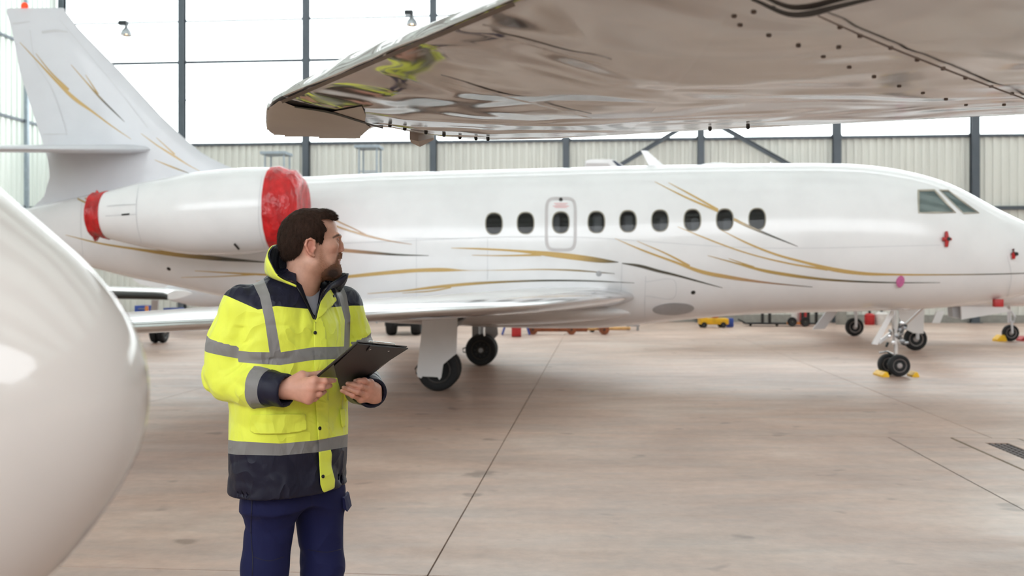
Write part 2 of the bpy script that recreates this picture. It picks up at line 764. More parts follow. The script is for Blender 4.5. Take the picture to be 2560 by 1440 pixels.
# ---- drain with concrete frame and steel grating
dr = thing('floor_drain', 'rectangular floor drain with concrete frame and rusty steel grating', 'drain', G((du0 + du1) / 2, 8.7))
wd = du1 - du0
v0, v1 = 6.6, 10.74
m = MB()
for (a, b, c, d) in ((du0, du0 + .22, v0, v1), (du1 - .22, du1, v0, v1), (du0 + .22, du1 - .22, v1 - .30, v1), (du0 + .22, du1 - .22, v0, v0 + .25)):
    m.box(G((a + b) / 2, (c + d) / 2, -0.021), (b - a, d - c, 0.05), ROT)
m.build('frame', 'concrete', dr, False)
m = MB()
for (a, b, c, d) in ((du0 - .012, du0 + .012, v0, v1), (du1 - .012, du1 + .012, v0, v1), (du0, du1, v1 - .012, v1 + .012)):
    m.box(G((a + b) / 2, (c + d) / 2, -0.008), (b - a, d - c, 0.024), ROT)
m.build('rim', 'drain_rim', dr, False)
m = MB()
m.box(G((du0 + du1) / 2, (v0 + v1) / 2, -0.16), (wd - .40, v1 - v0, 0.04), ROT)
m.build('pit', 'pit', dr, False)
gu0, gu1 = du0 + .22, du1 - .22
m = MB()
vv = v0 + .27
while vv < v1 - .31:
    m.box(G((gu0 + gu1) / 2, vv, -0.02), (gu1 - gu0, 0.035, 0.03), ROT)
    vv += 0.085
bars = m.build('grating', 'grate', dr, False)
m = MB()
for k in range(5):
    uk = gu0 + (gu1 - gu0) * k / 4
    m.box(G(uk, (v0 + v1) / 2, -0.018), (0.03, v1 - v0 - .55, 0.032), ROT)
m.build('grating_bar', 'grate', dr, False)

# ---- back wall: corrugated sheets below, glazing above, steel columns in front
wall = thing('wall_back', 'corrugated pale grey metal sheeting of the back wall', None)
tag(wall, kind='structure')


def corrugated(u0, u1, v, z0, z1, pitch=0.30, dep=0.06):
    n = max(1, round((u1 - u0) / pitch))
    p = (u1 - u0) / n
    prof = []
    for k in range(n):
        for a, d in ((0, 0), (.36, 0), (.46, dep), (.54, dep), (.64, dep), (.90, dep), (1.0, 0)):
            if a in (.54, .64):
                continue
            prof.append((u0 + (k + a) * p, d))
    V, Fs = [], []
    for u, d in prof:
        V += [G(u, v - d, z0), G(u, v - d, z1)]
    for k in range(len(prof) - 1):
        Fs.append((2 * k, 2 * k + 2, 2 * k + 3, 2 * k + 1))
    return V, Fs


for i in range(len(CU) - 1):
    mid = CU[i] + (CU[i + 1] - CU[i]) * 0.5
    for a, b in ((CU[i], mid + .02), (mid - .02, CU[i + 1])):
        mesh_obj('panel', *corrugated(a, b, VB, 0.3, ZP), 'sheet', wall, True, 0.3)
m = MB()
m.box(G((UL + UR) / 2, VB + .05, .15), (UR - UL, .25, .30), ROT)
m.build('plinth', 'plinth', wall, False)

trim = MB().box(G((UL + UR) / 2, VB - .06, ZP + .04), (UR - UL, .14, .11), ROT).build('trim_1', 'steel', None, False)
tag(trim, 'grey capping rail where sheeting meets glazing', kind='structure')
trim = MB().box(G((UL + UR) / 2, VB - .10, 4.42), (UR - UL, .14, .14), ROT).build('trim_2', 'steel', None, False)
tag(trim, 'grey girt rail across the corrugated back wall', kind='structure')

win = thing('window_1', 'tall white daylight glazing above the back wall sheeting', None)
tag(win, kind='structure')
zs = [ZP + .09] + RAILS + [ZT]
for i in range(len(CU) - 1):
    for j in range(len(zs) - 1):
        m = MB().box(G((CU[i] + CU[i + 1]) / 2, VB + .02, (zs[j] + zs[j + 1]) / 2), (CU[i + 1] - CU[i] - .03, .012, zs[j + 1] - zs[j] - .02), ROT)
        m.build('pane', 'glazing', win, False)
for j, (z, th) in enumerate(zip(RAILS, (.015, .11, .06))):
    for i in range(len(CU) - 1):
        MB().box(G((CU[i] + CU[i + 1]) / 2, VB - .04, z), (CU[i + 1] - CU[i], .05, th), ROT).build('glazing_bar', 'steel', win, False)

# ---- columns: rolled H sections
for i, u in enumerate(CU):
    w = 0.25 if i < 6 else 0.30
    m = MB()
    for dv in (-0.11, 0.11):
        m.box(G(u, VB - .25 + dv, ZT / 2), (w, .018, ZT), ROT)
    m.box(G(u, VB - .25, ZT / 2), (.02, .22, ZT), ROT)
    m.box(G(u, VB - .25, .015), (.45, .45, .03), ROT)
    for z in zs[:-1]:
        m.box(G(u, VB - .20, z), (w + .10, .10, .06), ROT)
    o = m.build('column', 'steel', None, False)
    where = ['in the hangar corner behind the tail fin', 'beside the pendant lamp near the tail fin', 'passing behind the red intake cover', 'behind the tip of the overhead wing',
             'first one right of the overhead wing bracket', 'between the two diagonal braces', 'above the middle of the white jet cabin', 'above the cockpit windows of the white jet'] + ['beyond the right edge'] * 3
    tag(o, 'grey steel column ' + where[i], kind='structure')


def brace(p, q, name, label, w=.16):
    p, q = Vector(p), Vector(q)
    a, u_, d = frame_of(q - p)
    m = MB()
    m.prism([p + u_ * w / 2, q + u_ * w / 2, q - u_ * w / 2, p - u_ * w / 2], VD * 0.10)
    m.prism([p + u_ * w / 2, q + u_ * w / 2, q + u_ * (w / 2 - .02), p + u_ * (w / 2 - .02)], VD * -0.08)
    o = m.build(name, 'steel', None, False)
    tag(o, label, kind='structure')


def gb(px, py, v=VB - .45):
    return G(u_back(px, v), v, z_back(px, py, v))


brace(gb(1752, 290), gb(1424, 490), 'beam', 'diagonal steel brace running down leftwards behind the blade antenna')
brace(gb(1752, 288), gb(2084, 474), 'beam', 'diagonal steel brace running down rightwards behind the white jet')
brace(gb(1090, -90), gb(1405, 110), 'beam', 'diagonal steel brace high above the overhead wing')

# ---- left wall: translucent corrugated sheets on rails
wl = thing('wall_left', 'bright translucent corrugated sheeting of the side wall', None)
tag(wl, kind='structure')


def corr_v(u, va, vb, z0, z1, pitch=.34, dep=.09):
    n = max(1, round((vb - va) / pitch))
    p = (vb - va) / n
    V, Fs, pr = [], [], []
    for k in range(n):
        for a, d in ((0, 0), (.22, 0), (.36, dep), (.86, dep)):
            pr.append((va + (k + a) * p, d))
    pr.append((vb, 0))
    for v, d in pr:
        V += [G(u + d, v, z0), G(u + d, v, z1)]
    for k in range(len(pr) - 1):
        Fs.append((2 * k, 2 * k + 2, 2 * k + 3, 2 * k + 1))
    return V, Fs


vs = [VF, -6, 2, 10, 18, 26, 31, 33.5, 36, 38.5, VB - .1]
for a, b in zip(vs, vs[1:]):
    mesh_obj('panel', *corr_v(UL, a + .004, b - .004, 0.2, ZT), 'translucent_sheet', wl, True, .3)
for z in (4.5, 7.87, 10.9):
    o = MB().box(G(UL + .09, (VF + VB) / 2, z), (.10, VB - VF, .10), ROT).build('rail', 'steel', wl, False)
for v in (33.0, 37.3, 28.0):
    MB().box(G(UL + .16, v, ZT / 2), (.14, .14, ZT), ROT).build('post', 'platform_grey', wl, False)

wr = MB()
wr.add(*corr_v(UR + .1, VF, VB, 0, ZT))
tag(wr.build('wall_right', 'sheet', None, True, .3), 'pale corrugated sheeting of the far side wall', kind='structure')

# ---- front wall behind the camera: unseen doors added below to cut frontal light, open above
wf = thing('wall_front_added', 'unseen hangar doors added behind the camera to cut front light', None)
tag(wf, kind='structure')
du_ = (UR - UL) / 6
for i in range(6):
    mesh_obj('door_leaf_added', *corrugated(UL + du_ * i, UL + du_ * (i + 1), VF, 0.0, 5.5), 'sheet', wf, True, 0.3)

# ---- roof: opaque sheets with translucent daylight strips
rf = thing('ceiling', 'pale sheet roof with translucent daylight strips', None)
tag(rf, kind='structure')
v = VF
k = 0
while v < VB - .1:
    for (name, mat_, L) in (('roof_panel', 'roof_sheet', 2.6), ('skylight', 'skylight_sheet', 3.2)):
        e = min(v + L, VB + .3)
        if name == 'skylight' and v > 20:                     # unseen gaps added in the rear roof to brighten the back floor
            v += min(1.0, e - v - .2)
        if e - v > .1:
            MB().box(G((UL + UR) / 2, (v + e) / 2, ZT + .05), (UR - UL + .6, e - v - .01, .02), ROT).build(name, mat_, rf, False)
        v = e


# ---- pendant lamps on the glazing rail and high-bay lamps under the roof
def pendant(p, label, arm):
    t = thing('bay_lamp', label, 'lamp', p, 'bay lamps of the hangar')
    p = Vector(p)
    MB().box(p + Vector((-.06, 0, .0)), (.34, .26, .18), ROT, .02).build('ballast', 'dark_metal', t)
    MB().lathe(p + Vector((.06, 0, -.05)), (0, 0, -1), [(0, .05), (.10, .06), (.16, .10), (.26, .19), (.40, .235), (.46, .24), (.45, .225), (.40, .21), (.26, .16), (.18, .08)], 24, False).build('reflector', 'lamp_shell', t)
    MB().ell(p + Vector((.06, 0, -.38)), (.10, .10, .08)).build('bulb', 'lamp_glow', t)
    m = MB()
    m.tube([p, p + Vector(arm)], .02, 8)
    m.build('bracket', 'dark_metal', t)
    return t


for (px, py, lab) in ((312, 58, 'bay lamp with silver bell reflector hanging beside the tail fin'),
                      (1026, 32, 'bay lamp with silver bell reflector hanging above the overhead wing tip')):
    v = VB - .55
    pendant(G(u_back(px, v), v, z_back(px, py, v)), lab, VD * .5)

# ---- work platforms behind the white jet (tops show above its back)
for (x0, x1, y0, lab) in ((655, 713, 382, 'grey tubular work platform behind the engine nacelle'), (890, 945, 366, 'grey tubular work platform, the taller one right of the red intake cover')):
    v = VB - 2.3
    ua, ub, zt = u_back(x0, v), u_back(x1, v), z_back((x0 + x1) / 2, y0, v)
    t = thing('work_platform', lab, 'platform', G((ua + ub) / 2, v + .35), 'work platforms at the back wall')
    for uu, v2 in ((ua + .12, v), (ub - .05, v), (ua + .12, v + .7), (ub - .05, v + .7)):
        MB().tube([G(uu, v2, 0), G(uu, v2, zt)], .035, 8).build('post', 'platform_grey', t)
    MB().box(G((ua + ub) / 2, v + .35, zt), (ub - ua + .1, .9, .10), ROT).build('deck', 'platform_grey', t, False)
    z = zt - .95
    while z > .3:
        for v2 in (v, v + .7):
            MB().tube([G(ua + .12, v2, z), G(ub - .05, v2, z)], .025, 6).build('crossbar', 'platform_grey', t)
        z -= 1.1

# ================================================================== WHITE JET
def paint_material(name, col, rough=0.16, wav=0.0, ws=3.0, metal=0.0):
    k = Nodes(name)
    c = lin(col)
    d = tuple(v * .95 for v in c[:3]) + (1,)
    k.l(k.ramp(k.noise(1.6, 5), [(0.35, d), (0.6, c)]), k.b.inputs['Base Color'])
    k.b.inputs['Roughness'].default_value = rough
    k.b.inputs['Metallic'].default_value = metal
    k.b.inputs['Coat Weight'].default_value = 0.35
    k.b.inputs['Coat Roughness'].default_value = 0.04
    if wav:
        k.bump(k.noise(ws, 2, 0.4, dist=0.4), wav, 0.02)
    MATS[name] = k.m


paint_material('white_paint', (236, 235, 236), 0.22)
paint_material('tail_paint', (216, 217, 222), 0.35)
mk('chrome', (222, 222, 224), 0.14, 1.0, var=0.03)
mk('bare_metal', (150, 150, 152), 0.35, 0.9, var=0.1)
mk('rubber', (22, 23, 26), 0.75, var=0.2, vs=20)
mk('hub_grey', (96, 93, 92), 0.45, 0.6, var=0.2, vs=30)
mk('hub_light', (158, 150, 148), 0.4, 0.5, var=0.15, vs=30)
mk('hub_dark', (60, 56, 53), 0.6, 0.4, var=0.2, vs=30)
mk('door_ring', (198, 193, 193), 0.35, var=0.03)
mk('panel_line', (204, 204, 206), 0.5, var=0.03)
mk('panel_grey', (172, 172, 174), 0.35, 0.2, var=0.06)
mk('black_part', (30, 30, 32), 0.5, var=0.1)
mk('window_frame', (176, 170, 158), 0.35, 0.3, var=0.05)
mk('cabin_wall', (120, 106, 90), 0.8, var=0.1)
mk('cabin_seat', (206, 206, 208), 0.6, var=0.05)
mk('red_cover', (200, 30, 34), 0.26, var=0.25, vs=7, bump=1.0, bs=8, bdist=0.07, stretch=(1, 1, .45))
mk('red_plain', (186, 38, 40), 0.45, var=0.15)
mk('pink_tag', (205, 110, 160), 0.5, var=0.15, vs=20)
mk('yellow_chock', (243, 190, 20), 0.45, var=0.12)
mk('orange_lens', (255, 70, 30), 0.3, emit=0.5, var=0).cycles.emission_sampling = 'NONE'
mk('red_print', (225, 150, 150), 0.5, var=0)
mk_attr('livery', 0.22, 0.3)


def pane_material(name, tint, op):
    k = Nodes(name)
    tr = k.n('ShaderNodeBsdfTransparent')
    tr.inputs[0].default_value = (*tint, 1)
    k.b.inputs['Base Color'].default_value = (0.02, 0.02, 0.02, 1)
    k.b.inputs['Roughness'].default_value = 0.05
    k.l(k.ramp(k.noise(3), [(0.3, (0.015, 0.015, 0.016, 1)), (0.7, (0.03, 0.03, 0.03, 1))]), k.b.inputs['Base Color'])
    mx = k.n('ShaderNodeMixShader')
    mx.inputs[0].default_value = op
    k.l(tr.outputs[0], mx.inputs[1])
    k.l(k.b.outputs[0], mx.inputs[2])
    k.l(mx.outputs[0], k.out.inputs[0])
    MATS[name] = k.m


pane_material('cabin_pane', (0.75, 0.78, 0.8), 0.55)
k_ = Nodes('cockpit_pane')
k_.l(k_.ramp(k_.noise(1.2, 2), [(0.35, lin((84, 98, 98))), (0.65, lin((120, 132, 130)))]), k_.b.inputs['Base Color'])
k_.b.inputs['Roughness'].default_value = 0.06
k_.b.inputs['Specular IOR Level'].default_value = 0.8
MATS['cockpit_pane'] = k_.m

YAW = math.radians(2.5)
JH = Vector((math.cos(YAW), -math.sin(YAW), 0))     # nose direction
JN = Vector((math.sin(YAW), math.cos(YAW), 0))      # away from the camera
JC = Vector((-0.83, 16.93, 0))


def J(s, t, z):
    return JC + JH * s + JN * t + Vector((0, 0, z))


def on_plane(px, py, t=0.0):
    """photo pixel on the vertical plane at lateral offset t of the jet -> (s, z)"""
    d = P(px, py, 1.0) - CAMP
    k = ((JC + JN * t) - CAMP).dot(JN) / d.dot(JN)
    w = CAMP + d * k
    return (w - JC).dot(JH), w.z


top_px = [(-90, 552), (60, 524), (140, 505), (300, 474), (450, 456), (590, 447), (780, 443), (900, 437), (1000, 433), (1100, 430), (1415, 421), (1600, 416),
          (1752, 413), (1900, 411), (2050, 410), (2150, 414), (2250, 428), (2330, 448), (2400, 477), (2450, 506), (2500, 531), (2560, 558),
          (2620, 590), (2680, 634), (2700, 665)]
bot_px = [(-90, 572), (60, 625), (150, 646), (237, 670), (331, 694), (447, 717), (547, 739), (700, 772), (900, 800), (1170, 815), (1350, 820),
          (1480, 820), (1600, 811), (1700, 800), (1800, 791), (1900, 784), (2100, 779), (2250, 775), (2400, 765), (2480, 754), (2560, 736), (2640, 712),
          (2685, 690), (2700, 676)]
wid_px = [(-90, .04), (60, .26), (150, .42), (300, .68), (450, .88), (600, 1.02), (780, 1.12), (950, 1.18), (1500, 1.20), (2050, 1.20), (2180, 1.16),
          (2300, 1.06), (2400, .92), (2500, .73), (2560, .60), (2640, .38), (2685, .18), (2700, .05)]
tp = np.array([on_plane(*p) for p in top_px])
bp = np.array([on_plane(*p) for p in bot_px])
wp = np.array([(on_plane(x, 600)[0], w) for x, w in wid_px])


def smooth_interp(q, pts):
    """monotone piecewise cubic (Fritsch-Carlson)"""
    x, y = pts[:, 0], pts[:, 1]
    h = np.diff(x)
    d = np.diff(y) / h
    m = np.zeros_like(y)
    m[1:-1] = np.where(d[:-1] * d[1:] > 0, 2 * d[:-1] * d[1:] / (d[:-1] + d[1:] + 1e-12 * np.sign(d[:-1] + d[1:] + 1e-15)), 0)
    m[0], m[-1] = d[0], d[-1]
    i = np.clip(np.searchsorted(x, q, side='right') - 1, 0, len(x) - 2)
    t = np.clip((q - x[i]) / h[i], 0, 1)
    return ((2 * t**3 - 3 * t**2 + 1) * y[i] + (t**3 - 2 * t**2 + t) * h[i] * m[i] + (-2 * t**3 + 3 * t**2) * y[i + 1] + (t**3 - t**2) * h[i] * m[i + 1])


s0, s1 = max(tp[0, 0], bp[0, 0]), min(tp[-1, 0], bp[-1, 0])
NS, NC = 420, 144
SS = np.linspace(s0, s1, NS)


def sm(a, n=9):
    k = np.ones(n) / n
    return np.convolve(np.pad(a, n // 2, mode='edge'), k, 'valid')


ZT_, ZB_, WW_ = sm(smooth_interp(SS, tp), 13), sm(smooth_interp(SS, bp), 13), sm(smooth_interp(SS, wp), 13)
ZC_, HH_ = (ZT_ + ZB_) / 2, (ZT_ - ZB_) / 2
jet = thing('business_jet', 'white business jet with gold and grey swoosh stripes and red engine covers', 'airplane', J(0, 0, 0))
ang = np.arange(NC) / NC * 2 * PI
FV = np.zeros((NS, NC, 3))
for i in range(NS):
    ct, st = np.cos(ang), np.sin(ang)
    e = 2 / 2.15
    lat = WW_[i] * np.sign(ct) * np.abs(ct) ** e
    ver = HH_[i] * np.sign(st) * np.abs(st) ** e
    base = JC + JH * SS[i]
    FV[i, :, 0] = base.x + JN.x * lat
    FV[i, :, 1] = base.y + JN.y * lat
    FV[i, :, 2] = ZC_[i] + ver
FVf = FV.reshape(-1, 3)
idx = np.arange(NS * NC).reshape(NS, NC)
a, b = idx[:-1], np.roll(idx, -1, 1)[:-1]
c, d = np.roll(idx, -1, 1)[1:], idx[1:]
FT = np.concatenate([np.stack([a, b, c], -1).reshape(-1, 3), np.stack([a, c, d], -1).reshape(-1, 3)])
FT = np.concatenate([FT, [(idx[0, 0], idx[0, j + 1], idx[0, j]) for j in range(1, NC - 1)], [(idx[-1, 0], idx[-1, j], idx[-1, j + 1]) for j in range(1, NC - 1)]])
fus_bvh = BVHTree.FromPolygons([tuple(v) for v in FVf], [tuple(map(int, t)) for t in FT])

# ---- cabin windows cut out of the skin
wins = [(1235, 559), (1314, 557.5), (1402, 556), (1491, 555), (1570, 553), (1650, 551.5), (1731, 550), (1812, 549), (1893, 547.5)]


def superell(x, y, cx, cy, rx, ry, n=2.5):
    return 1 - (np.abs((x - cx) / rx) ** n + np.abs((y - cy) / ry) ** n) ** (1 / n)


skin = (FVf, FT)
latv = lambda V: (V - np.array(JC)) @ np.array(JN)
panes = []
for (wx, wy) in wins:
    V, T = skin
    x, y = px_of(V)
    f = superell(x, y, wx, wy, 20.5, 26.5)
    f = np.where(latv(V) < 0, f, -1)
    pane, skin = split(V, T, f)
    panes.append(pane)
cock = [[(2296, 476), (2336, 475), (2388, 531), (2297, 532)], [(2349, 476), (2371, 476), (2446, 532), (2408, 533)]]
cpanes = []
for poly in cock:
    V, T = skin
    x, y = px_of(V)
    f = np.where(latv(V) < 0.2, poly_sd(x, y, poly), -5)
    pane, skin = split(V, T, f)
    cpanes.append(pane)
mesh_obj('fuselage', *skin, 'white_paint', jet, True, 0.6)
for (wx, wy), pane in zip(wins, panes):
    po = mesh_obj('cabin_window', pane[0] + np.array(JN) * 0.022, pane[1], 'cabin_pane', jet, True, None)
    th = np.linspace(0, 2 * PI, 41)
    ring = [(wx + 20.5 * np.sign(math.cos(q)) * abs(math.cos(q)) ** .8, wy + 26.5 * np.sign(math.sin(q)) * abs(math.sin(q)) ** .8) for q in th[:-1]]
    pts = [ray(fus_bvh, *r) for r in ring]
    m = MB()
    R = []
    for (p, n) in pts:
        c2 = sum((q[0] for q in pts), Vector()) / len(pts)
        o_ = (p - c2).normalized()
        R.append([p + o_ * .012 + n * .004, p + o_ * .004 + n * .010, p - o_ * .006 + n * .002, p - o_ * .006 - n * .04])
    n = len(R)
    V = [v for r in R for v in r]
    Fs = [(4 * i + k, 4 * i + k + 1, 4 * ((i + 1) % n) + k + 1, 4 * ((i + 1) % n) + k) for i in range(n) for k in range(3)]
    m.add(V, Fs)
    m.build('window_frame', 'window_frame', po)
for poly, pane in zip(cock, cpanes):
    po = mesh_obj('cockpit_window', pane[0] + np.array(JN) * 0.015, pane[1], 'cockpit_pane', jet, True, None)
    pl = poly + [poly[0]]
    dense = []
    for (ax, ay), (bx, by) in zip(pl, pl[1:]):
        for q in np.linspace(0, 1, 8)[:-1]:
            dense.append((ax + (bx - ax) * q, ay + (by - ay) * q))
    pts = [ray(fus_bvh, *r) for r in dense]
    c2 = sum((q[0] for q in pts), Vector()) / len(pts)
    R = []
    for (p, nn) in pts:
        o_ = (p - c2).normalized()
        R.append([p + o_ * .02 + nn * .003, p + nn * .012, p - o_ * .018 + nn * .003, p - o_ * .018 - nn * .04])
    n = len(R)
    Fs = [(4 * i + k, 4 * i + k + 1, 4 * ((i + 1) % n) + k + 1, 4 * ((i + 1) % n) + k) for i in range(n) for k in range(3)]
    MB().add([v for r in R for v in r], Fs).build('window_frame', 'window_frame', po)

# ---- cabin inside: far lining, floor and seats seen through the windows
sa, sb = on_plane(1150, 600)[0], on_plane(1960, 600)[0]
m = MB()
m.prism([J(sa, .1, 1.5), J(sb, .1, 1.5), J(sb, .1, 3.3), J(sa, .1, 3.3)], JN * .05)
m.prism([J(sa, -1.05, 1.75), J(sb, -1.05, 1.75), J(sb, .1, 1.75), J(sa, .1, 1.75)], (0, 0, .05))
m.prism([J(sa, -.8, 3.15), J(sb, -.8, 3.15), J(sb, .1, 3.15), J(sa, .1, 3.15)], (0, 0, .05))
m.build('cabin_lining', 'cabin_wall', jet, False)
JR = Matrix((JH, JN, Vector((0, 0, 1)))).transposed()
for k, (sx, dy) in enumerate(((1392, 6), (1497, 6), (1573, 8), (1660, 14), (1738, 16), (1818, 18))):
    s, z = on_plane(sx, 556 + dy, -.8)
    m = MB()
    m.box(J(s - .02, -.72, z - .06), (.14, .42, .46), JR, .05)
    m.box(J(s + .16, -.72, z - .34), (.40, .42, .14), JR, .04)
    m.build('cabin_seat', 'cabin_seat', jet)

# ---- fin, tail cone light, horizontal stabilisers
fin_le = [(163, 28), (200, 76), (300, 178), (400, 288), (460, 345), (500, 379), (540, 403), (590, 424), (640, 440)]
fin_te = [(15, 25), (30, 75), (50, 180), (85, 290), (105, 350), (119, 395), (125, 440), (110, 492), (70, 530)]
le = np.array([on_plane(*p) for p in fin_le])
te = np.array([on_plane(*p) for p in fin_te])
zz = np.concatenate([np.linspace(te[-1, 1], le[-1, 1], 12)[:-1], np.linspace(le[-1, 1], le[0, 1], 29)])
rings = []
for z in zz:
    sl = np.interp(z, le[::-1, 1], le[::-1, 0])
    st_ = np.interp(z, te[::-1, 1], te[::-1, 0])
    ch = sl - st_
    ring = []
    n = 22
    for k in range(2 * n):
        q = k / n if k < n else 2 - k / n
        sg = 1 if k < n else -1
        xq = (1 - math.cos(PI * q)) / 2
        thk = 0.10 * min(ch, 2.6) * 5 * (0.2969 * math.sqrt(xq) - .126 * xq - .3516 * xq**2 + .2843 * xq**3 - .1015 * xq**4)
        ring.append(J(sl - ch * xq, sg * thk * .5, z))
    rings.append(ring)
cap = []
for fr, dz in ((.93, .02), (.75, .045), (.4, .06)):
    zc = zz[-1] + dz
    cen = sum((Vector(p) for p in rings[39]), Vector()) / len(rings[39])
    cap.append([cen + (Vector(p) - cen) * 1 if False else Vector((cen.x + (p.x - cen.x) * (1 - (1 - fr) * .12), cen.y + (p.y - cen.y) * fr, zc)) for p in rings[39]])
fin_m = MB().loft(rings + cap)
fin = fin_m.build('tail_fin', 'tail_paint', jet, True, 0.8)
fin_bvh = BVHTree.FromPolygons(fin_m.V, fin_m.F)
s, z = on_plane(62, 16)
MB().lathe(J(s, 0, z - .03), (0, 0, 1), [(0, .06), (.05, .06), (.085, .04), (.10, .005)], 16).build('beacon_light', 'orange_lens', jet)


def airfoil(le_, te_, up, tc, n=16, x0=0.0, x1=1.0, camber=0.004):
    """closed or open section between chord fractions x0..x1"""
    le_, te_ = Vector(le_), Vector(te_)
    ch = (te_ - le_).length
    d = (te_ - le_) / ch
    out_u, out_l = [], []
    for k in range(n + 1):
        q = x0 + (x1 - x0) * (1 - math.cos(PI * k / n)) / 2 if x0 == 0 else x0 + (x1 - x0) * k / n
        t = tc * ch * 5 * (0.2969 * math.sqrt(q) - .126 * q - .3516 * q**2 + .2843 * q**3 - .1036 * q**4)
        cm = camber * ch * 4 * q * (1 - q)
        out_u.append(le_ + d * ch * q + up * (cm + t))
        out_l.append(le_ + d * ch * q + up * (cm - t))
    return out_u, out_l


def wing_mesh(stations, x0, x1, n=16):
    """stations = [(le, te, t/c)...]; returns an MB with the skin between chord fractions"""
    up = Vector((0, 0, 1))
    rings = []
    for le_, te_, tc in stations:
        u_, l_ = airfoil(le_, te_, up, tc, n, x0, x1)
        rings.append(u_[::-1] + l_[1:] if x0 == 0 else u_[::-1] + l_)
    return MB().loft(rings, cap=True, closed=True)


def lerp_st(pts, n):
    """pts = [(t, le, te, tc)...] interpolated to n stations"""
    a = np.array([[t, *l, *e, c] for t, l, e, c in pts], float)
    q = np.linspace(a[0, 0], a[-1, 0], n)
    cols = [np.interp(q, a[:, 0], a[:, i]) for i in range(1, 8)]
    return [(Vector((cols[0][i], cols[1][i], cols[2][i])), Vector((cols[3][i], cols[4][i], cols[5][i])), cols[6][i]) for i in range(n)]


for sg, nm in ((-1, 'near'), (1, 'far')):
    sr, zr = on_plane(385, 373)
    tr_, _ = on_plane(130, 380)
    pts = [(0, J(sr, sg * 0.0, zr), J(tr_, 0, zr), .09), (1, J(sr - 2.0, sg * 3.75, zr - .47), J(sr - 3.0, sg * 3.75, zr - .47), .08)]
    wing_mesh(lerp_st(pts, 14), 0, 1).build('horizontal_stabiliser', 'tail_paint', jet, True, 0.9)

# ---- wings with polished leading edges
wing_bvh = None
for sg in (-1, 1):
    st_pts = [(0.0, (3.2, .2, 1.38), (-1.9, .2, 1.16), .085), (1.0, (2.80, 1.0, 1.39), (-1.75, 1.0, 1.18), .085), (1.35, (2.66, 1.4, 1.385), (-1.7, 1.4, 1.20), .082),
              (3.7, (1.36, 3.7, 1.315), (-1.95, 3.7, 1.26), .088), (7.0, (-.60, 7.0, 1.285), (-2.65, 7.0, 1.30), .105), (9.3, (-1.98, 9.3, 1.265), (-3.25, 9.3, 1.29), .11),
              (9.55, (-2.3, 9.55, 1.265), (-3.3, 9.55, 1.29), .07)]
    pts = [(t, J(l[0], sg * l[1], l[2]), J(e[0], sg * e[1], e[2]), c) for t, l, e, c in st_pts]
    st = lerp_st(pts, 40)
    w = wing_mesh(st, 0.085, 1, 20)
    wo = w.build('wing', 'white_paint', jet, True, 0.9)
    wing_mesh(st, 0, 0.086, 12).build('wing_leading_edge', 'chrome', wo, True, 0.9)
# wing-body fairing where the root leading edge meets the belly
m = MB()
rings = []
for q in np.linspace(0, 1, 26):
    s = 3.1 - 6.2 * q
    r = math.sin(PI * min(1, q * 1.05 + .02)) ** .55
    rings.append([J(s, -(.25 + 1.10 * r * max(0, math.cos(t_)) ** .8) if True else 0, 1.14 + .24 * r * math.sin(t_)) for t_ in np.linspace(-PI / 2, PI / 2, 13)])
m.loft(rings, cap=True, closed=False)
m.build('wing_fairing', 'white_paint', jet, True, 0.9)

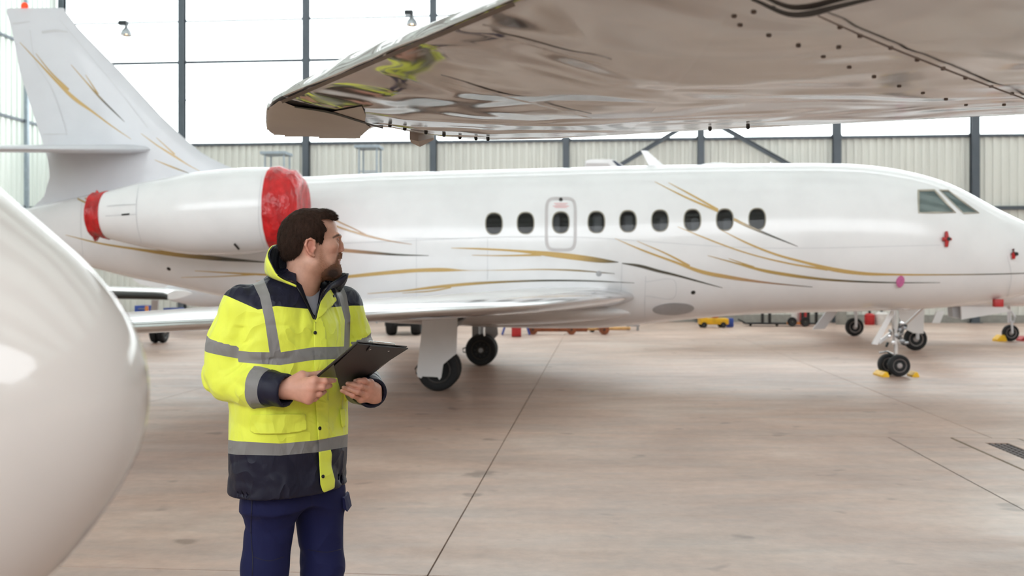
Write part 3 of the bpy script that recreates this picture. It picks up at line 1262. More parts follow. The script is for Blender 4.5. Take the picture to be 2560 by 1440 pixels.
# ---- engines: nacelle, pylon, red covers
en_px = [(262, 538, 56), (275, 537.5, 60), (340, 537, 77), (420, 536.5, 92), (500, 533.5, 103.5), (600, 528.5, 107.5), (690, 522.5, 102.5), (730, 520, 92), (742, 519, 84)]
TE_ = -2.05
for sg in (-1, 1):
    prof = []
    for (x, y, r) in en_px:
        s, z = on_plane(x, y, TE_)
        s2, z2 = on_plane(x, y - r, TE_)
        prof.append((s, z, z2 - z))
    a = np.array(prof)
    q = np.linspace(a[0, 0], a[-1, 0], 40)
    zc, rr = smooth_interp(q, a[:, [0, 1]]), smooth_interp(q, a[:, [0, 2]])
    rings = [[J(q[i], sg * -TE_ * -1 * -1 + rr[i] * math.cos(t_), zc[i] + rr[i] * math.sin(t_)) for t_ in np.linspace(0, 2 * PI, 49)[:-1]] for i in range(40)]
    # rounded intake lip going back inside
    for ds, fr in ((.03, .93), (.02, .88), (-.15, .84), (-.5, .82)):
        rings.append([J(q[-1] + ds, sg * -TE_ * -1 * -1 + rr[-1] * fr * math.cos(t_), zc[-1] + rr[-1] * fr * math.sin(t_)) for t_ in np.linspace(0, 2 * PI, 49)[:-1]])
    eng_m = MB().loft(rings)
    eng = eng_m.build('engine_nacelle', 'white_paint', jet, True, 0.8)
    m = MB()
    st = [(J(a[7, 0] - .6, sg * .9, a[5, 1] + .02), J(a[2, 0], sg * .55, a[3, 1] + .02), .10), (J(a[7, 0] - .75, sg * 1.7, a[5, 1] + .02), J(a[2, 0] + .2, sg * 1.7, a[3, 1] + .02), .09)]
    wing_mesh(st, 0, 1).build('engine_pylon', 'white_paint', eng, True, .9)
    if sg == -1:
        eng_bvh = BVHTree.FromPolygons(eng_m.V, eng_m.F)
        near_eng, E_ = eng, (q, zc, rr)
        # thin cowl seams and latches
        for (pts, w) in (([(348, 461, 1.6), (342, 500, 1.6), (343, 560, 1.6), (356, 614, 1.6)], 1),
                         ([(655, 440, 1.4), (648, 500, 1.4), (650, 580, 1.4), (664, 628, 1.4)], 1),
                         ([(268, 516, 2.4), (300, 513, 2.4), (340, 511, 2.4)], 1), ([(264, 540, 2.4), (300, 538, 2.4), (340, 536, 2.4)], 1)):
            V, Fs, T = ribbon(eng_bvh, pts, .006, 8)
            mesh_obj('cowl_seam', V, Fs, 'panel_line', eng, False)
        for (pts, wd_) in (([(586, 608, 5), (598, 622, 5)], 1), ([(672, 556, 7), (679, 577, 7)], 1), ([(676, 441, 7), (688, 431, 7)], 1), ([(305, 537, 4), (325, 535, 4)], 1)):
            V, Fs, T = ribbon(eng_bvh, pts, .012, 3)
            mesh_obj('latch', V, Fs, 'black_part', eng, False)


def cover(name, label, rings, wr, mat_='red_cover'):
    out = []
    for r in rings:
        c2 = sum((Vector(p) for p in r), Vector()) / len(r)
        rr2 = []
        for j, p in enumerate(r):
            nz = vnoise(np.array([[p[0] * 1.0, p[1], p[2]]]), 9, 5)[0] * wr + vnoise(np.array([[j * .9, 0, 0]]), 1, 3)[0] * wr * .8
            rr2.append(c2 + (Vector(p) - c2) * (1 + nz))
        out.append(rr2)
    o = MB().loft(out).build(name, mat_, None, True, 1.2)
    return tag(o, label, 'engine cover')


q, zc, rr = E_
def ering(s, r, z, dz=0.0, t=TE_):
    return [J(s, t + r * math.cos(t_), z + dz + r * math.sin(t_)) for t_ in np.linspace(0, 2 * PI, 73)[:-1]]


sI = on_plane(684, 520, TE_)[0]
rI = np.interp(sI, q, rr)
zI = np.interp(sI, q, zc)
sE = q[-1]
cover('intake_cover', 'wrinkled red fabric cover over the engine intake',
      [ering(sI, rI + .012, zI), ering(sI + .12, rI + .018, zI), ering(sI + .25, np.interp(sI + .25, q, rr) + .03, zI - .01), ering(sE, rr[-1] + .05, zc[-1]), ering(sE + .06, rr[-1] * .97, zc[-1]),
       ering(sE + .11, rr[-1] * .85, zc[-1]), ering(sE + .10, rr[-1] * .6, zc[-1]), ering(sE + .08, rr[-1] * .3, zc[-1]), ering(sE + .07, .02, zc[-1])], .012)
sX = on_plane(272, 538, TE_)[0]
r0 = rr[0]
rng_rings = [ering(sX, np.interp(sX, q, rr) + .012, zc[0]), ering(q[0] - .02, r0 + .012, zc[0]), ering(q[0] - .10, r0 * .95, zc[0]), ering(q[0] - .16, r0 * 1.0, zc[0]), ering(q[0] - .19, r0 * .85, zc[0]), ering(q[0] - .15, r0 * .5, zc[0]), ering(q[0] - .15, .02, zc[0])]
for r_ in rng_rings[3:5]:                      # tied corners stick out
    for j in (14, 15, 16, 54, 55, 56, 57):
        c2 = sum((Vector(p) for p in r_), Vector()) / len(r_)
        r_[j] = c2 + (Vector(r_[j]) - c2) * 1.16
cover('exhaust_cover', 'red fabric cover with tied corners over the engine exhaust', rng_rings, .015)

# ---- livery: swoosh stripes painted on fuselage and fin
GOLD, GOLD2, DARK, COPPER = lin((204, 170, 108)), lin((190, 158, 96)), lin((84, 80, 70)), lin((186, 148, 118))
stripes = [
    ('f', [(1128, 620, 1), (1197, 622, 4), (1301, 628, 6), (1371, 635, 12), (1440, 643, 14), (1510, 652, 10), (1546, 655.5, 1.5)], [GOLD, GOLD, GOLD, GOLD, DARK]),
    ('f', [(1180, 638, 1), (1267, 639, 3), (1353, 637, 6)], [GOLD, GOLD]),
    ('f', [(1555, 658, 2), (1596, 664, 7), (1649, 678, 7), (1675, 684, 6), (1750, 704, 3.5), (1806, 719, 1)], [DARK, DARK]),
    ('f', [(640, 702, 1), (760, 698, 4), (850, 693, 7), (954, 683, 9), (1041, 676, 9), (1121, 674.6, 8), (1152, 675.6, 3), (1267, 675, 1.5), (1371, 673.6, 3), (1440, 676, 4), (1537, 684, 1)], [GOLD, GOLD, GOLD, GOLD, DARK]),
    ('f', [(487, 676.6, 1), (562, 681, 3), (637, 685, 5), (720, 689, 5), (800, 693, 3)], [GOLD, GOLD]),
    ('f', [(453, 693, 1), (547, 690.6, 2), (637, 686, 4)], [GOLD, GOLD]),
    ('f', [(919, 733.7, 1), (1006, 726.7, 3), (1093, 717, 7), (1180, 709, 7), (1267, 704, 5), (1371, 701, 4), (1475, 702, 3), (1586, 707, 1)], [GOLD, GOLD, DARK, DARK]),
    ('f', [(1006, 732, 1), (1093, 725, 3), (1128, 718, 3)], [GOLD, GOLD]),
    ('f', [(790, 545, 4), (850, 569, 4), (919, 589.6, 5), (971, 601.7, 3), (1030, 611, 1)], [GOLD, COPPER]),
    ('f', [(820, 540, 2), (850, 556, 3), (885, 572, 3), (916, 588, 4)], [GOLD, COPPER]),
    ('f', [(780, 618, 9), (862, 626, 9), (919, 631, 8), (989, 636.5, 5), (1072, 639, 1)], [COPPER, COPPER, DARK, DARK]),
    ('f', [(165, 587.5, 1), (250, 608, 4), (344, 623, 6), (437, 636, 10), (531, 645, 11), (625, 652.5, 5), (690, 657, 1)], [GOLD2, GOLD2, GOLD2, DARK, DARK]),
    ('f', [(287, 598, 2), (359, 612.5, 6), (437, 631, 10)], [GOLD2, GOLD2]),
    ('f', [(1637, 455, 1), (1712, 492.5, 4), (1795, 528, 6)], [GOLD, GOLD]),
    ('f', [(1671, 457, 1), (1731, 489, 4), (1795, 524.4, 5)], [GOLD, GOLD]),
    ('f', [(1834, 548, 7), (1870, 565.6, 7), (1919, 586, 5), (1994, 616, 1)], [GOLD2, DARK, DARK]),
    ('f', [(1802, 575, 1), (1862, 605, 4), (1937, 635, 5), (2012, 655.6, 6), (2087, 674, 10), (2162, 683.7, 8), (2237, 686, 5), (2350, 686.4, 3), (2560, 683, 2), (2640, 680, 1)], [GOLD, GOLD, GOLD, GOLD, DARK, DARK]),
    ('f', [(1694, 567, 1), (1750, 590, 3), (1862, 631, 3), (1975, 659, 4), (2069, 674, 5)], [GOLD, GOLD]),
    ('f', [(1537, 596, 1), (1600, 623, 4), (1694, 657.5, 6), (1750, 678, 9), (1825, 693, 9), (1900, 704, 5), (2031, 717, 1)], [GOLD, GOLD, GOLD, COPPER, DARK]),
    ('f', [(1593, 603, 1), (1675, 638.7, 4), (1724, 665, 6)], [GOLD, GOLD]),
    ('f', [(1769, 638.7, 1), (1844, 659, 4), (1900, 674, 7), (1975, 687.5, 8), (2050, 697, 6), (2162, 704, 4), (2237, 706, 2.5), (2350, 706, 1)], [GOLD2, GOLD2, DARK, DARK]),
    ('f', [(1821, 646, 1), (1885, 668, 5)], [GOLD2, GOLD2]),
    ('f', [(153, 467, 1), (194, 497, 4), (240, 518, 4)], [GOLD2, GOLD2]),
    ('f', [(180, 467, 1), (206, 490.6, 3), (240, 514, 4)], [GOLD2, GOLD2]),
    ('t', [(50, 106, 1), (94, 153, 3), (141, 203, 6), (187, 247, 9), (234, 281, 5), (281, 316, 3), (328, 348, 1)], [GOLD2, GOLD, GOLD, GOLD2]),
    ('t', [(90, 134, 1), (125, 178, 3), (172, 225, 6)], [GOLD2, GOLD]),
    ('t', [(178, 162, 1), (219, 209, 3), (250, 244, 5), (281, 275, 4), (312, 305, 1)], [GOLD2, GOLD2, DARK, DARK]),
    ('t', [(214, 187, 1), (246, 236, 4)], [GOLD2, GOLD2]),
    ('t', [(353, 334, 1), (391, 362, 3), (437, 391, 5), (475, 415, 2), (500, 428, 1)], [GOLD2, GOLD, GOLD2]),
    ('t', [(391, 344, 1), (437, 386, 4)], [GOLD2, GOLD]),
    ('t', [(387, 400, 1), (437, 420, 4), (475, 434, 1)], [GOLD2, GOLD2, DARK]),
]
for kind_, pts, cols in stripes:
    V, Fs, T = ribbon(fus_bvh if kind_ == 'f' else fin_bvh, pts, .007, 9)
    if not Fs:
        continue
    ca = np.array(cols)
    tone = np.stack([np.interp(T, np.linspace(0, 1, len(cols)), ca[:, k]) for k in range(4)], 1)
    mesh_obj('livery_stripe', V, Fs, 'livery', jet, False, tone=tone)

# ---- emergency exit outline, panel seams, small fittings on the skin
th = np.linspace(0, 2 * PI, 65)[:-1]
ringp = []
for q_ in th:
    cx, cy, rx, ry, r = 1402, 560.5, 36, 64, 22
    c_, s_ = math.cos(q_), math.sin(q_)
    e = .42
    ringp.append((cx + rx * np.sign(c_) * abs(c_) ** e, cy + ry * np.sign(s_) * abs(s_) ** (e * .75), 7.5))
ringp.append(ringp[0])
V, Fs, T = ribbon(fus_bvh, ringp, .009, 4)
ex = mesh_obj('emergency_exit_outline', V, Fs, 'door_ring', jet, False)
loc, nor = ray(fus_bvh, 1402, 499)
MB().lathe(loc, nor, [(-.01, .035), (.012, .03), (.014, .01)], 14).build('exit_release', 'hub_dark', ex)
for yy, w_ in ((509, 34), (512.5, 26), (516, 40), (519, 30)):
    V, Fs, T = ribbon(fus_bvh, [(1402 - w_ / 2, yy, 1.2), (1402 + w_ / 2, yy, 1.2)], .008, 4)
    mesh_obj('exit_print', V, Fs, 'red_print', ex, False)
for pts in ([(1041, 596, 1.3), (1041, 680, 1.3), (1041, 740, 1.3)], [(1219, 596, 1.3), (1219, 700, 1.3)], [(1614, 690, 1.3), (1612, 750, 1.3), (1612, 806, 1.3)],
            [(1555, 660, 1.3), (1552, 745, 1.3)], [(1614, 704, 1.3), (1688, 704, 1.3), (1688, 740, 1.3), (1614, 740, 1.3)],
            [(860, 608, 1.2), (1400, 592, 1.2), (1900, 620, 1.2), (2350, 613, 1.2)], [(205, 500, 1.3), (202, 560, 1.3), (208, 640, 1.3)],
            [(1000, 596, 1), (1041, 596, 1), (1180, 596, 1)], [(2518, 640, 1.3), (2528, 690, 1.3), (2518, 742, 1.3)]):
    V, Fs, T = ribbon(fus_bvh, pts, .005, 6)
    if Fs:
        mesh_obj('panel_seam', V, Fs, 'panel_line', jet, False)
for pts in ([(25, 60, 2.5), (75, 54, 2.5)], [(108, 336, 2.5), (170, 335, 2.5)], [(30, 112, 2), (45, 110, 2)], [(75, 75, 1.5), (88, 150, 1.5), (130, 222, 1.5), (168, 330, 1.5)], [(150, 50, 1.3), (300, 230, 1.3), (370, 320, 1.3)], [(105, 81, 7), (140, 77, 7), (170, 80, 3)]):
    V, Fs, T = ribbon(fin_bvh, pts, .006, 6)
    if Fs:
        mesh_obj('panel_seam', V, Fs, 'panel_line', jet, False)
V, Fs = [], []
for rr_ in np.linspace(0, 1, 8):
    for q_ in np.linspace(0, 2 * PI, 37)[:-1]:
        loc, nor = ray(fus_bvh, 1683 + 52 * rr_ * math.cos(q_), 772 + 15 * rr_ * math.sin(q_) - 2 * rr_ * math.cos(q_))
        V.append(loc + nor * .008)
Fs = [(i * 36 + j, i * 36 + (j + 1) % 36, (i + 1) * 36 + (j + 1) % 36, (i + 1) * 36 + j) for i in range(7) for j in range(36)]
mesh_obj('landing_light_lens', V, Fs, 'panel_grey', jet, True)
for (x, y, r) in ((1733, 731, .036), (422, 672, .034), (1497, 684, .045), (463, 575, .01)):
    loc, nor = ray(fus_bvh, x, y)
    if loc:
        MB().lathe(loc, nor, [(-.01, r), (.006, r), (.01, r * .8)], 16).build('skin_port', 'hub_dark' if r != .045 else 'panel_grey', jet)
# blade antennas and aerials on top
def blade(pts_px, thick, name, mat_='white_paint'):
    poly = []
    for (x, y) in pts_px:
        s, z = on_plane(x, y)
        poly.append(J(s, -thick / 2, z))
    MB().prism(poly, JN * thick).build(name, mat_, jet, False)


blade([(1602, 376), (1618, 377), (1664, 418), (1624, 418)], .035, 'blade_antenna')
blade([(1466, 424), (1480, 419), (1494, 423)], .03, 'blade_antenna')
blade([(1922, 412), (1927, 404), (1932, 412)], .02, 'aerial')
s, z = on_plane(1795, 414)
MB().ell(J(s, 0, z), (.30, .10, .05), JR).build('satellite_blister', 'white_paint', jet)
blade([(2284, 679), (2304, 674), (2320, 682), (2300, 684)], .02, 'aerial', 'bare_metal')

# ---- landing gear
def wheel(parent, c, axis, r, w, hub='hub_grey', name='tyre'):
    c = Vector(c)
    ax = Vector(axis).normalized()
    h = w / 2
    prof = [(-h * .75, r * .58), (-h * .95, r * .66), (-h, r * .80), (-h * .82, r * .93), (-h * .45, r * .985), (0, r), (h * .45, r * .985), (h * .82, r * .93), (h, r * .80), (h * .95, r * .66), (h * .75, r * .58)]
    ty = MB().lathe(c, ax, prof, 36).build(name, 'rubber', parent)
    for sg in (-1, 1):
        MB().lathe(c, ax * sg, [(h * .3, r * .60), (h * .80, r * .64), (h * .90, r * .60), (h * .62, r * .50), (h * .55, r * .30), (h * .80, r * .24), (h * .85, r * .10)], 28).build('hub', hub, ty)
    return ty


def bolts(parent, c, axis, r, n, br, mat_='black_part'):
    a, u_, d = frame_of(axis)
    for k in range(n):
        q_ = 2 * PI * k / n
        MB().lathe(Vector(c) + (a * math.cos(q_) + u_ * math.sin(q_)) * r, d, [(-.02, br), (.008, br), (.01, br * .6)], 8).build('hub_hole', mat_, parent)


ncon, fcon, gcon = PF(1096, 977), PF(1203, 914), PF(2246, 941)
# near main gear
g = MB()
c0 = Vector((ncon.x, ncon.y, 0))
g.tube([c0 + JN * .16 + Vector((0, 0, .31)), c0 + JN * .18 + Vector((0, 0, 1.35))], [.055, .075], 14)
g.tube([c0 - JN * .12 + Vector((0, 0, .31)), c0 + JN * .50 + Vector((0, 0, .31))], .045, 12)
g.tube([c0 + JN * .16 + Vector((.0, 0, .7)), c0 + JN * .5 + JH * .55 + Vector((0, 0, 1.30))], .03, 10)
gear = g.build('main_gear', 'bare_metal', jet)
for off in (-.02, .38):
    wheel(gear, c0 + JN * off + Vector((0, 0, .315)), JN, .315, .19)
Zd = ncon.y - .17
door = [(1056, 796), (1144, 796), (1141, 884), (1108, 911), (1103, 944), (1098, 950), (1094, 943), (1056, 941), (1053, 946), (1044, 942), (1042, 930), (1048, 880), (1053, 838)]
MB().prism([P(x, y, Zd) for x, y in door], JN * .035).build('gear_door', 'white_paint', gear, False)
MB().tube([P(1130, 805, Zd + .1), P(1155, 795, Zd + .3)], .03, 8).build('door_strut', 'black_part', gear)
MB().tube([P(1046, 912, Zd + .2), P(1038, 922, Zd + .2), P(1041, 934, Zd + .2), P(1050, 938, Zd + .2)], .012, 8).build('brake_hose', 'black_part', gear)
# far main gear
c1 = Vector((fcon.x, fcon.y, 0))
g = MB()
g.tube([c1 + JN * .16 + Vector((0, 0, .30)), c1 + JN * .16 + Vector((0, 0, 1.4))], [.055, .09], 14)
g.tube([c1 - JN * .12 + Vector((0, 0, .30)), c1 + JN * .45 + Vector((0, 0, .30))], .045, 12)
gear2 = g.build('main_gear', 'bare_metal', jet)
for off in (-.02, .36):
    ty = wheel(gear2, c1 + JN * off + Vector((0, 0, .305)), JN, .305, .19, 'hub_dark')
bolts(gear2, c1 - JN * .10 + Vector((0, 0, .305)), -JN, .12, 9, .018)
MB().prism([P(x, y, fcon.y + .45) for x, y in ((1180, 800), (1242, 800), (1245, 836), (1237, 846), (1180, 842))], JN * .03).build('gear_door', 'panel_grey', gear2, False)
MB().tube([P(1211, 818, fcon.y - .1), P(1211, 840, fcon.y - .1)], .018, 8).build('piston', 'chrome', gear2)
MB().tube([P(1166, 868, fcon.y), P(1157, 872, fcon.y), P(1158, 880, fcon.y), P(1165, 881, fcon.y)], .012, 8).build('brake_hose', 'black_part', gear2)
# nose gear
c2 = Vector((gcon.x, gcon.y, 0))
g = MB()
up = Vector((0, 0, 1))
g.tube([c2 + JN * .12 + up * .22, c2 + JN * .12 + JH * .0 + up * .62], .04, 12)
g.tube([c2 + JN * .12 + up * .60, c2 + JN * .12 - JH * .02 + up * 1.25], .062, 14)
g.tube([c2 - JN * .06 + up * .188, c2 + JN * .30 + up * .188], .03, 10)
ngear = g.build('nose_gear', 'chrome', jet)
for off in (-.02, .26):
    wheel(ngear, c2 + JN * off - JH * (.08 if off > .1 else 0) + up * .188, JN, .188, .14, 'hub_light')
bolts(ngear, c2 - JN * .08 + up * .188, -JN, .055, 6, .011)
for k in range(26):                               # hydraulic fittings round the steering collar
    rr_ = random.Random(k)
    p = c2 + JN * (.12 + rr_.uniform(-.12, .10)) + JH * rr_.uniform(-.17, .17) + up * rr_.uniform(.52, .92)
    MB().box(p, (rr_.uniform(.03, .09), rr_.uniform(.03, .08), rr_.uniform(.03, .08)), Matrix.Rotation(rr_.uniform(0, 3), 3, 'Y'), .008).build('fitting', rr_.choice(['chrome', 'bare_metal', 'dark_metal', 'hub_grey']), ngear)
m = MB()
m.tube([c2 + JN * .10 + JH * .05 + up * .78, c2 + JN * .1 + JH * .50 + up * 1.22], .022, 8)
m.build('drag_brace', 'chrome', ngear)
MB().tube([c2 + JN * .12 + up * .34, c2 + JN * .1 - JH * .16 + up * .42, c2 + JN * .08 - JH * .30 + up * .40], .018, 8).build('torque_link', 'chrome', ngear)
Zn = gcon.y - .25
MB().prism([P(x, y, Zn) for x, y in ((2228, 776), (2236, 784), (2194, 862), (2180, 860))], JN * .04).build('gear_door', 'white_paint', ngear, False)
MB().prism([P(x, y, Zn + .5) for x, y in ((2231, 826), (2236, 832), (2200, 860), (2198, 852))], JN * .04).build('gear_door', 'white_paint', ngear, False)

# ---- wheel chocks, pitot covers and remove-before-flight tags (loose things)
def chock(p, dirv, label, mat_='yellow_chock', L=.34, w=.16, h=.11):
    p, d = Vector(p), Vector(dirv).normalized()
    a = d.cross(Vector((0, 0, 1)))
    m = MB()
    prof = [(-w / 2, 0), (w / 2, 0), (w / 2, h * .25), (w * .28, h), (-w * .05, h), (-w / 2, h * .35)]
    m.loft([[p + a * (x * f) + d * y + Vector((0, 0, z * f)) for x, z in prof] for y, f in ((-L / 2, .9), (-L / 2 + .02, 1), (L / 2 - .02, 1), (L / 2, .9))])
    o = m.build('wheel_chock', mat_, None, True, .5)
    tag(o, label, 'wheel chock', 'wheel chocks on the hangar floor')


chock(c2 - JH * .26 + JN * .10, JN, 'yellow wheel chock behind the nose wheels, the longer looking one', L=.50, w=.13, h=.085)
chock(c2 + JH * .255 + JN * .02, JN, 'yellow wheel chock in front of the nose wheels of the white jet', L=.28, w=.12, h=.085)


def cross_cover(px, py, w_, h_, label):
    loc, nor = ray(fus_bvh, px, py)
    k = loc.y / F
    t = thing('pitot_cover', label, 'pitot cover', loc, 'red pitot covers')
    m = MB()
    m.tube([loc + Vector((0, -.03, h_ * k)), loc + Vector((0, -.05, 0)), loc + Vector((.0, -.03, -h_ * k))], [.022, .036, .024], 10)
    if w_:
        m.tube([loc + Vector((-w_ * k, -.04, -.0)), loc + Vector((0, -.06, 0)), loc + Vector((w_ * k, -.04, .0))], [.03, .034, .02], 10)
    m.build('sleeve', 'red_plain', t)
    m = MB()
    m.tube([loc + nor * -.02, loc + nor * .10], .03, 8)
    m.build('probe', 'black_part', t)


cross_cover(2364, 598, 11, 19, 'red cross shaped probe cover below the cockpit windows')
cross_cover(2531, 635, 0, 12, 'small red probe cover near the nose tip')
loc, nor = ray(fus_bvh, 2250, 702)
o = MB().lathe(loc, nor, [(0, .07), (.02, .075), (.03, .05)], 20).build('remove_before_flight_tag', 'pink_tag', None)
o.data.transform(Matrix.Translation(loc) @ Matrix.Diagonal((.85, 1, 1.45, 1)) @ Matrix.Translation(-loc))
tag(o, 'pink oval protective tag on the stripe above the nose wheel', 'tag')
loc, nor = ray(fus_bvh, 2494, 744)
o = MB().box(loc + nor * .02 + Vector((0, 0, -.07)), (.15, .10, .13), JR, .02).build('vent_cover', 'red_plain', None)
tag(o, 'small red vent cover under the nose of the white jet', 'cover')

# ================================================================== OVERHEAD WING (aircraft parked over the camera)
def wing_under_material():
    k = Nodes('wing_underside')
    c = k.ramp(k.noise(1.1, 4), [(0.35, lin((190, 186, 184))), (0.65, lin((206, 203, 201)))])
    k.l(c, k.b.inputs['Base Color'])
    k.b.inputs['Metallic'].default_value = 0.85
    k.b.inputs['Roughness'].default_value = 0.12
    g = k.n('ShaderNodeNewGeometry')
    sx = k.n('ShaderNodeSeparateXYZ')
    k.l(g.outputs['Position'], sx.inputs[0])
    mr = k.n('ShaderNodeMapRange')
    k.l(sx.outputs[0], mr.inputs[0])
    mr.inputs[1].default_value, mr.inputs[2].default_value, mr.inputs[3].default_value, mr.inputs[4].default_value = -.55, .35, 1.0, .10
    mu = k.n('ShaderNodeMath', operation='MULTIPLY')
    k.l(k.noise(3.0, 1.2, 0.3, (.75, 1.25, 1), 0.9), mu.inputs[0])
    k.l(mr.outputs[0], mu.inputs[1])
    k.bump(mu.outputs[0], 1.0, 0.16)
    MATS['wing_underside'] = k.m
    k = Nodes('wing_edge_metal')
    k.l(k.ramp(k.noise(7, 4), [(0.3, lin((176, 168, 162))), (0.7, lin((212, 206, 202)))]), k.b.inputs['Base Color'])
    k.b.inputs['Metallic'].default_value = 0.85
    k.b.inputs['Roughness'].default_value = 0.16
    k.bump(k.noise(16, 4, 0.6, (.5, 1.6, 1)), 0.5, 0.02)
    MATS['wing_edge_metal'] = k.m


wing_under_material()
paint_material('radome_paint', (212, 205, 200), 0.07, 0.0)
mk('wing_tip_paint', (178, 168, 160), 0.5, 0.0, var=0.04)
mk('seam_black', (26, 24, 23), 0.6, var=0.1)
mk('seam_brown', (106, 92, 84), 0.6, var=0.15)
mk('jacket_reflection_yellow', (196, 190, 80), 0.6, var=0.3, vs=30)  # unused; the jacket's reflection in the wing as a painted yellow

ZW = H + 0.48


def PW(x, y):
    return P(x, y, (ZW - H) * F / (HY - y))


near_e = [PW(x, y) for x, y in ((684, 336), (672, 331), (666, 320), (664, 300), (667, 276), (680, 258), (700, 246), (1000, 121), (1290, 0), (1700, -171), (2010, -300))]
near_e += [Vector((1.6, -.45, 0)), Vector((3.0, -1.1, 0)), Vector((6.0, -1.9, 0))]
far_e = [PW(x, y) for x, y in ((684, 336.3), (700, 338), (760, 341), (888, 347), (900, 343), (908, 335), (922, 323), (940, 317), (980, 319), (1030, 329), (1120, 343), (1230, 352), (1400, 348), (1700, 331), (2000, 318), (2300, 303), (2560, 290), (3000, 268))]
far_e += [Vector((4.0, 2.45, 0)), Vector((6.0, 2.25, 0))]
ne = np.array([(p.x, p.y) for p in near_e])
fe = np.array([(p.x, p.y) for p in far_e])
x0w = min(ne[0, 0], fe[0, 0])
xs = np.unique(np.concatenate([x0w + .0005 + .2 * np.linspace(0, 1, 40) ** 1.6, np.linspace(x0w + .2, -.2, 60), np.linspace(-.2, 1.6, 60), np.linspace(1.6, 6.0, 24)]))
NVW = 36
WV, WTop = [], []
for x in xs:
    ya, yb = np.interp(x, ne[:, 0], ne[:, 1]), np.interp(x, fe[:, 0], fe[:, 1])
    ch = yb - ya
    tipf = min(1, (x - x0w) / .5)
    rowb, rowt = [], []
    for k in range(NVW):
        v = (1 - math.cos(PI * k / (NVW - 1))) / 2
        y = ya + ch * v
        belly = -.055 * ch ** .5 * tipf * (math.sin(PI * v) ** .8) * (1 - .35 * v)
        edge = .03 * (1 - min(1, (1 - v) * ch / .12)) ** 2 * min(1, max(0, (x + .3) / .6)) + .004 * (1 - min(1, v * ch / .06)) ** 2
        z = ZW + belly + edge - .02 * max(0, x - 1.5)
        rowb.append(Vector((x, y, z)))
        rowt.append(Vector((x, y, max(z, ZW) + .006 + (.05 + .07 * tipf) * math.sin(PI * min(1, v * 1.0)) ** .6)))
    WV.append(rowb)
    WTop.append(rowt)
jet_o = thing('parked_jet', 'parked aircraft whose glossy beige wing underside hangs over the camera', 'airplane', (6.6, 0.6, 0))
m = MB()
m.loft([WV[i] + WTop[i][::-1] for i in range(len(xs))], True, True)
wing_o = m.build('wing', 'wing_underside', jet_o, True, 0.9)
ow_bvh = BVHTree.FromPolygons([tuple(v) for r in WV for v in r], [(i * NVW + j, i * NVW + j + 1, (i + 1) * NVW + j + 1, (i + 1) * NVW + j) for i in range(len(xs) - 1) for j in range(NVW - 1)])


def wing_patch(name, poly, mat_, off=.004, n=26):
    """a panel lying on the wing underside inside a photo polygon"""
    px_ = np.array(poly, float)
    lo, hi = px_.min(0), px_.max(0)
    gx, gy = np.meshgrid(np.linspace(lo[0] - 2, hi[0] + 2, n * 2), np.linspace(lo[1] - 2, hi[1] + 2, n), indexing='ij')
    V, ok = [], []
    for x, y in zip(gx.ravel(), gy.ravel()):
        loc, nor = ray(ow_bvh, x, y)
        ok.append(loc is not None)
        V.append(tuple(loc + nor * off) if loc else (0, 0, 0))
    T = []
    N2 = n
    for i in range(n * 2 - 1):
        for j in range(n - 1):
            q_ = [i * N2 + j, (i + 1) * N2 + j, (i + 1) * N2 + j + 1, i * N2 + j + 1]
            if all(ok[k] for k in q_):
                T += [(q_[0], q_[1], q_[2]), (q_[0], q_[2], q_[3])]
    V = np.array(V)
    f = poly_sd(gx.ravel(), gy.ravel(), px_)
    (V2, T2), _ = split(V, np.array(T), f)
    return mesh_obj(name, V2, T2, mat_, wing_o, True)


# wing tip / aileron panel with its own matte paint, polished leading edge strip further right
wing_patch('tip_panel', [(660, 296), (668, 272), (700, 248), (735, 262), (820, 278), (905, 262), (915, 285), (912, 305), (930, 318), (905, 338), (890, 349), (760, 343), (680, 338), (662, 322)], 'wing_tip_paint')
for nm, pts, mt in (
        ('aileron_gap', [(737, 262, 3), (830, 277, 5), (905, 300, 4), (985, 321, 5), (1080, 332, 4), (1200, 345, 4), (1330, 349, 2)], 'seam_black'),
        ('panel_gap', [(1880, -12, 8), (1990, 28, 14), (2016, 26, 16), (2090, 8, 13), (2190, -16, 9)], 'seam_black'),
        ('panel_seam', [(2045, 30, 4), (2160, 82, 5), (2360, 164, 5), (2575, 246, 4)], 'seam_brown'),
        ('panel_seam', [(1205, 78, 3), (1300, 98, 4), (1420, 132, 5), (1530, 160, 3)], 'wing_edge_metal'),
        ('panel_seam', [(1100, 195, 3), (1220, 225, 4), (1330, 252, 4), (1480, 290, 3)], 'wing_edge_metal'),
        ('edge_seal', [(706, 250, 8), (860, 184, 9), (1000, 124, 9), (1150, 61, 10), (1290, 3, 11)], 'seam_brown')):
    V, Fs, T = ribbon(ow_bvh, pts, .006, 8)
    if Fs:
        mesh_obj(nm, V, Fs, mt, wing_o, False)
riv = [(1835, 40), (1850, 62), (1922, 88), (1996, 114), (2058, 141), (2123, 168), (2185, 192), (2248, 215), (2307, 232), (2365, 248), (2100, 68), (2150, 90), (2097, 118), (2227, 120), (2293, 150), (2358, 172), (2414, 195),
       (2478, 216), (2530, 234), (1884, 30), (1932, 20), (2415, 262), (2510, 262)]
for x, y in riv:
    loc, nor = ray(ow_bvh, x, y)
    MB().lathe(loc, nor, [(-.004, .0046), (.002, .0046), (.003, .003)], 10).build('fastener', 'seam_brown', wing_o)
for x, y in [(975, 317), (1012, 325), (1065, 334), (1110, 341), (1150, 347), (1190, 350), (1220, 351), (1775, 326), (1870, 321)]:
    loc, nor = ray(ow_bvh, x, y - 5)
    if loc:
        MB().lathe(loc, nor, [(-.004, .006), (.006, .005), (.008, .003)], 8).build('edge_bolt', 'seam_black', wing_o)
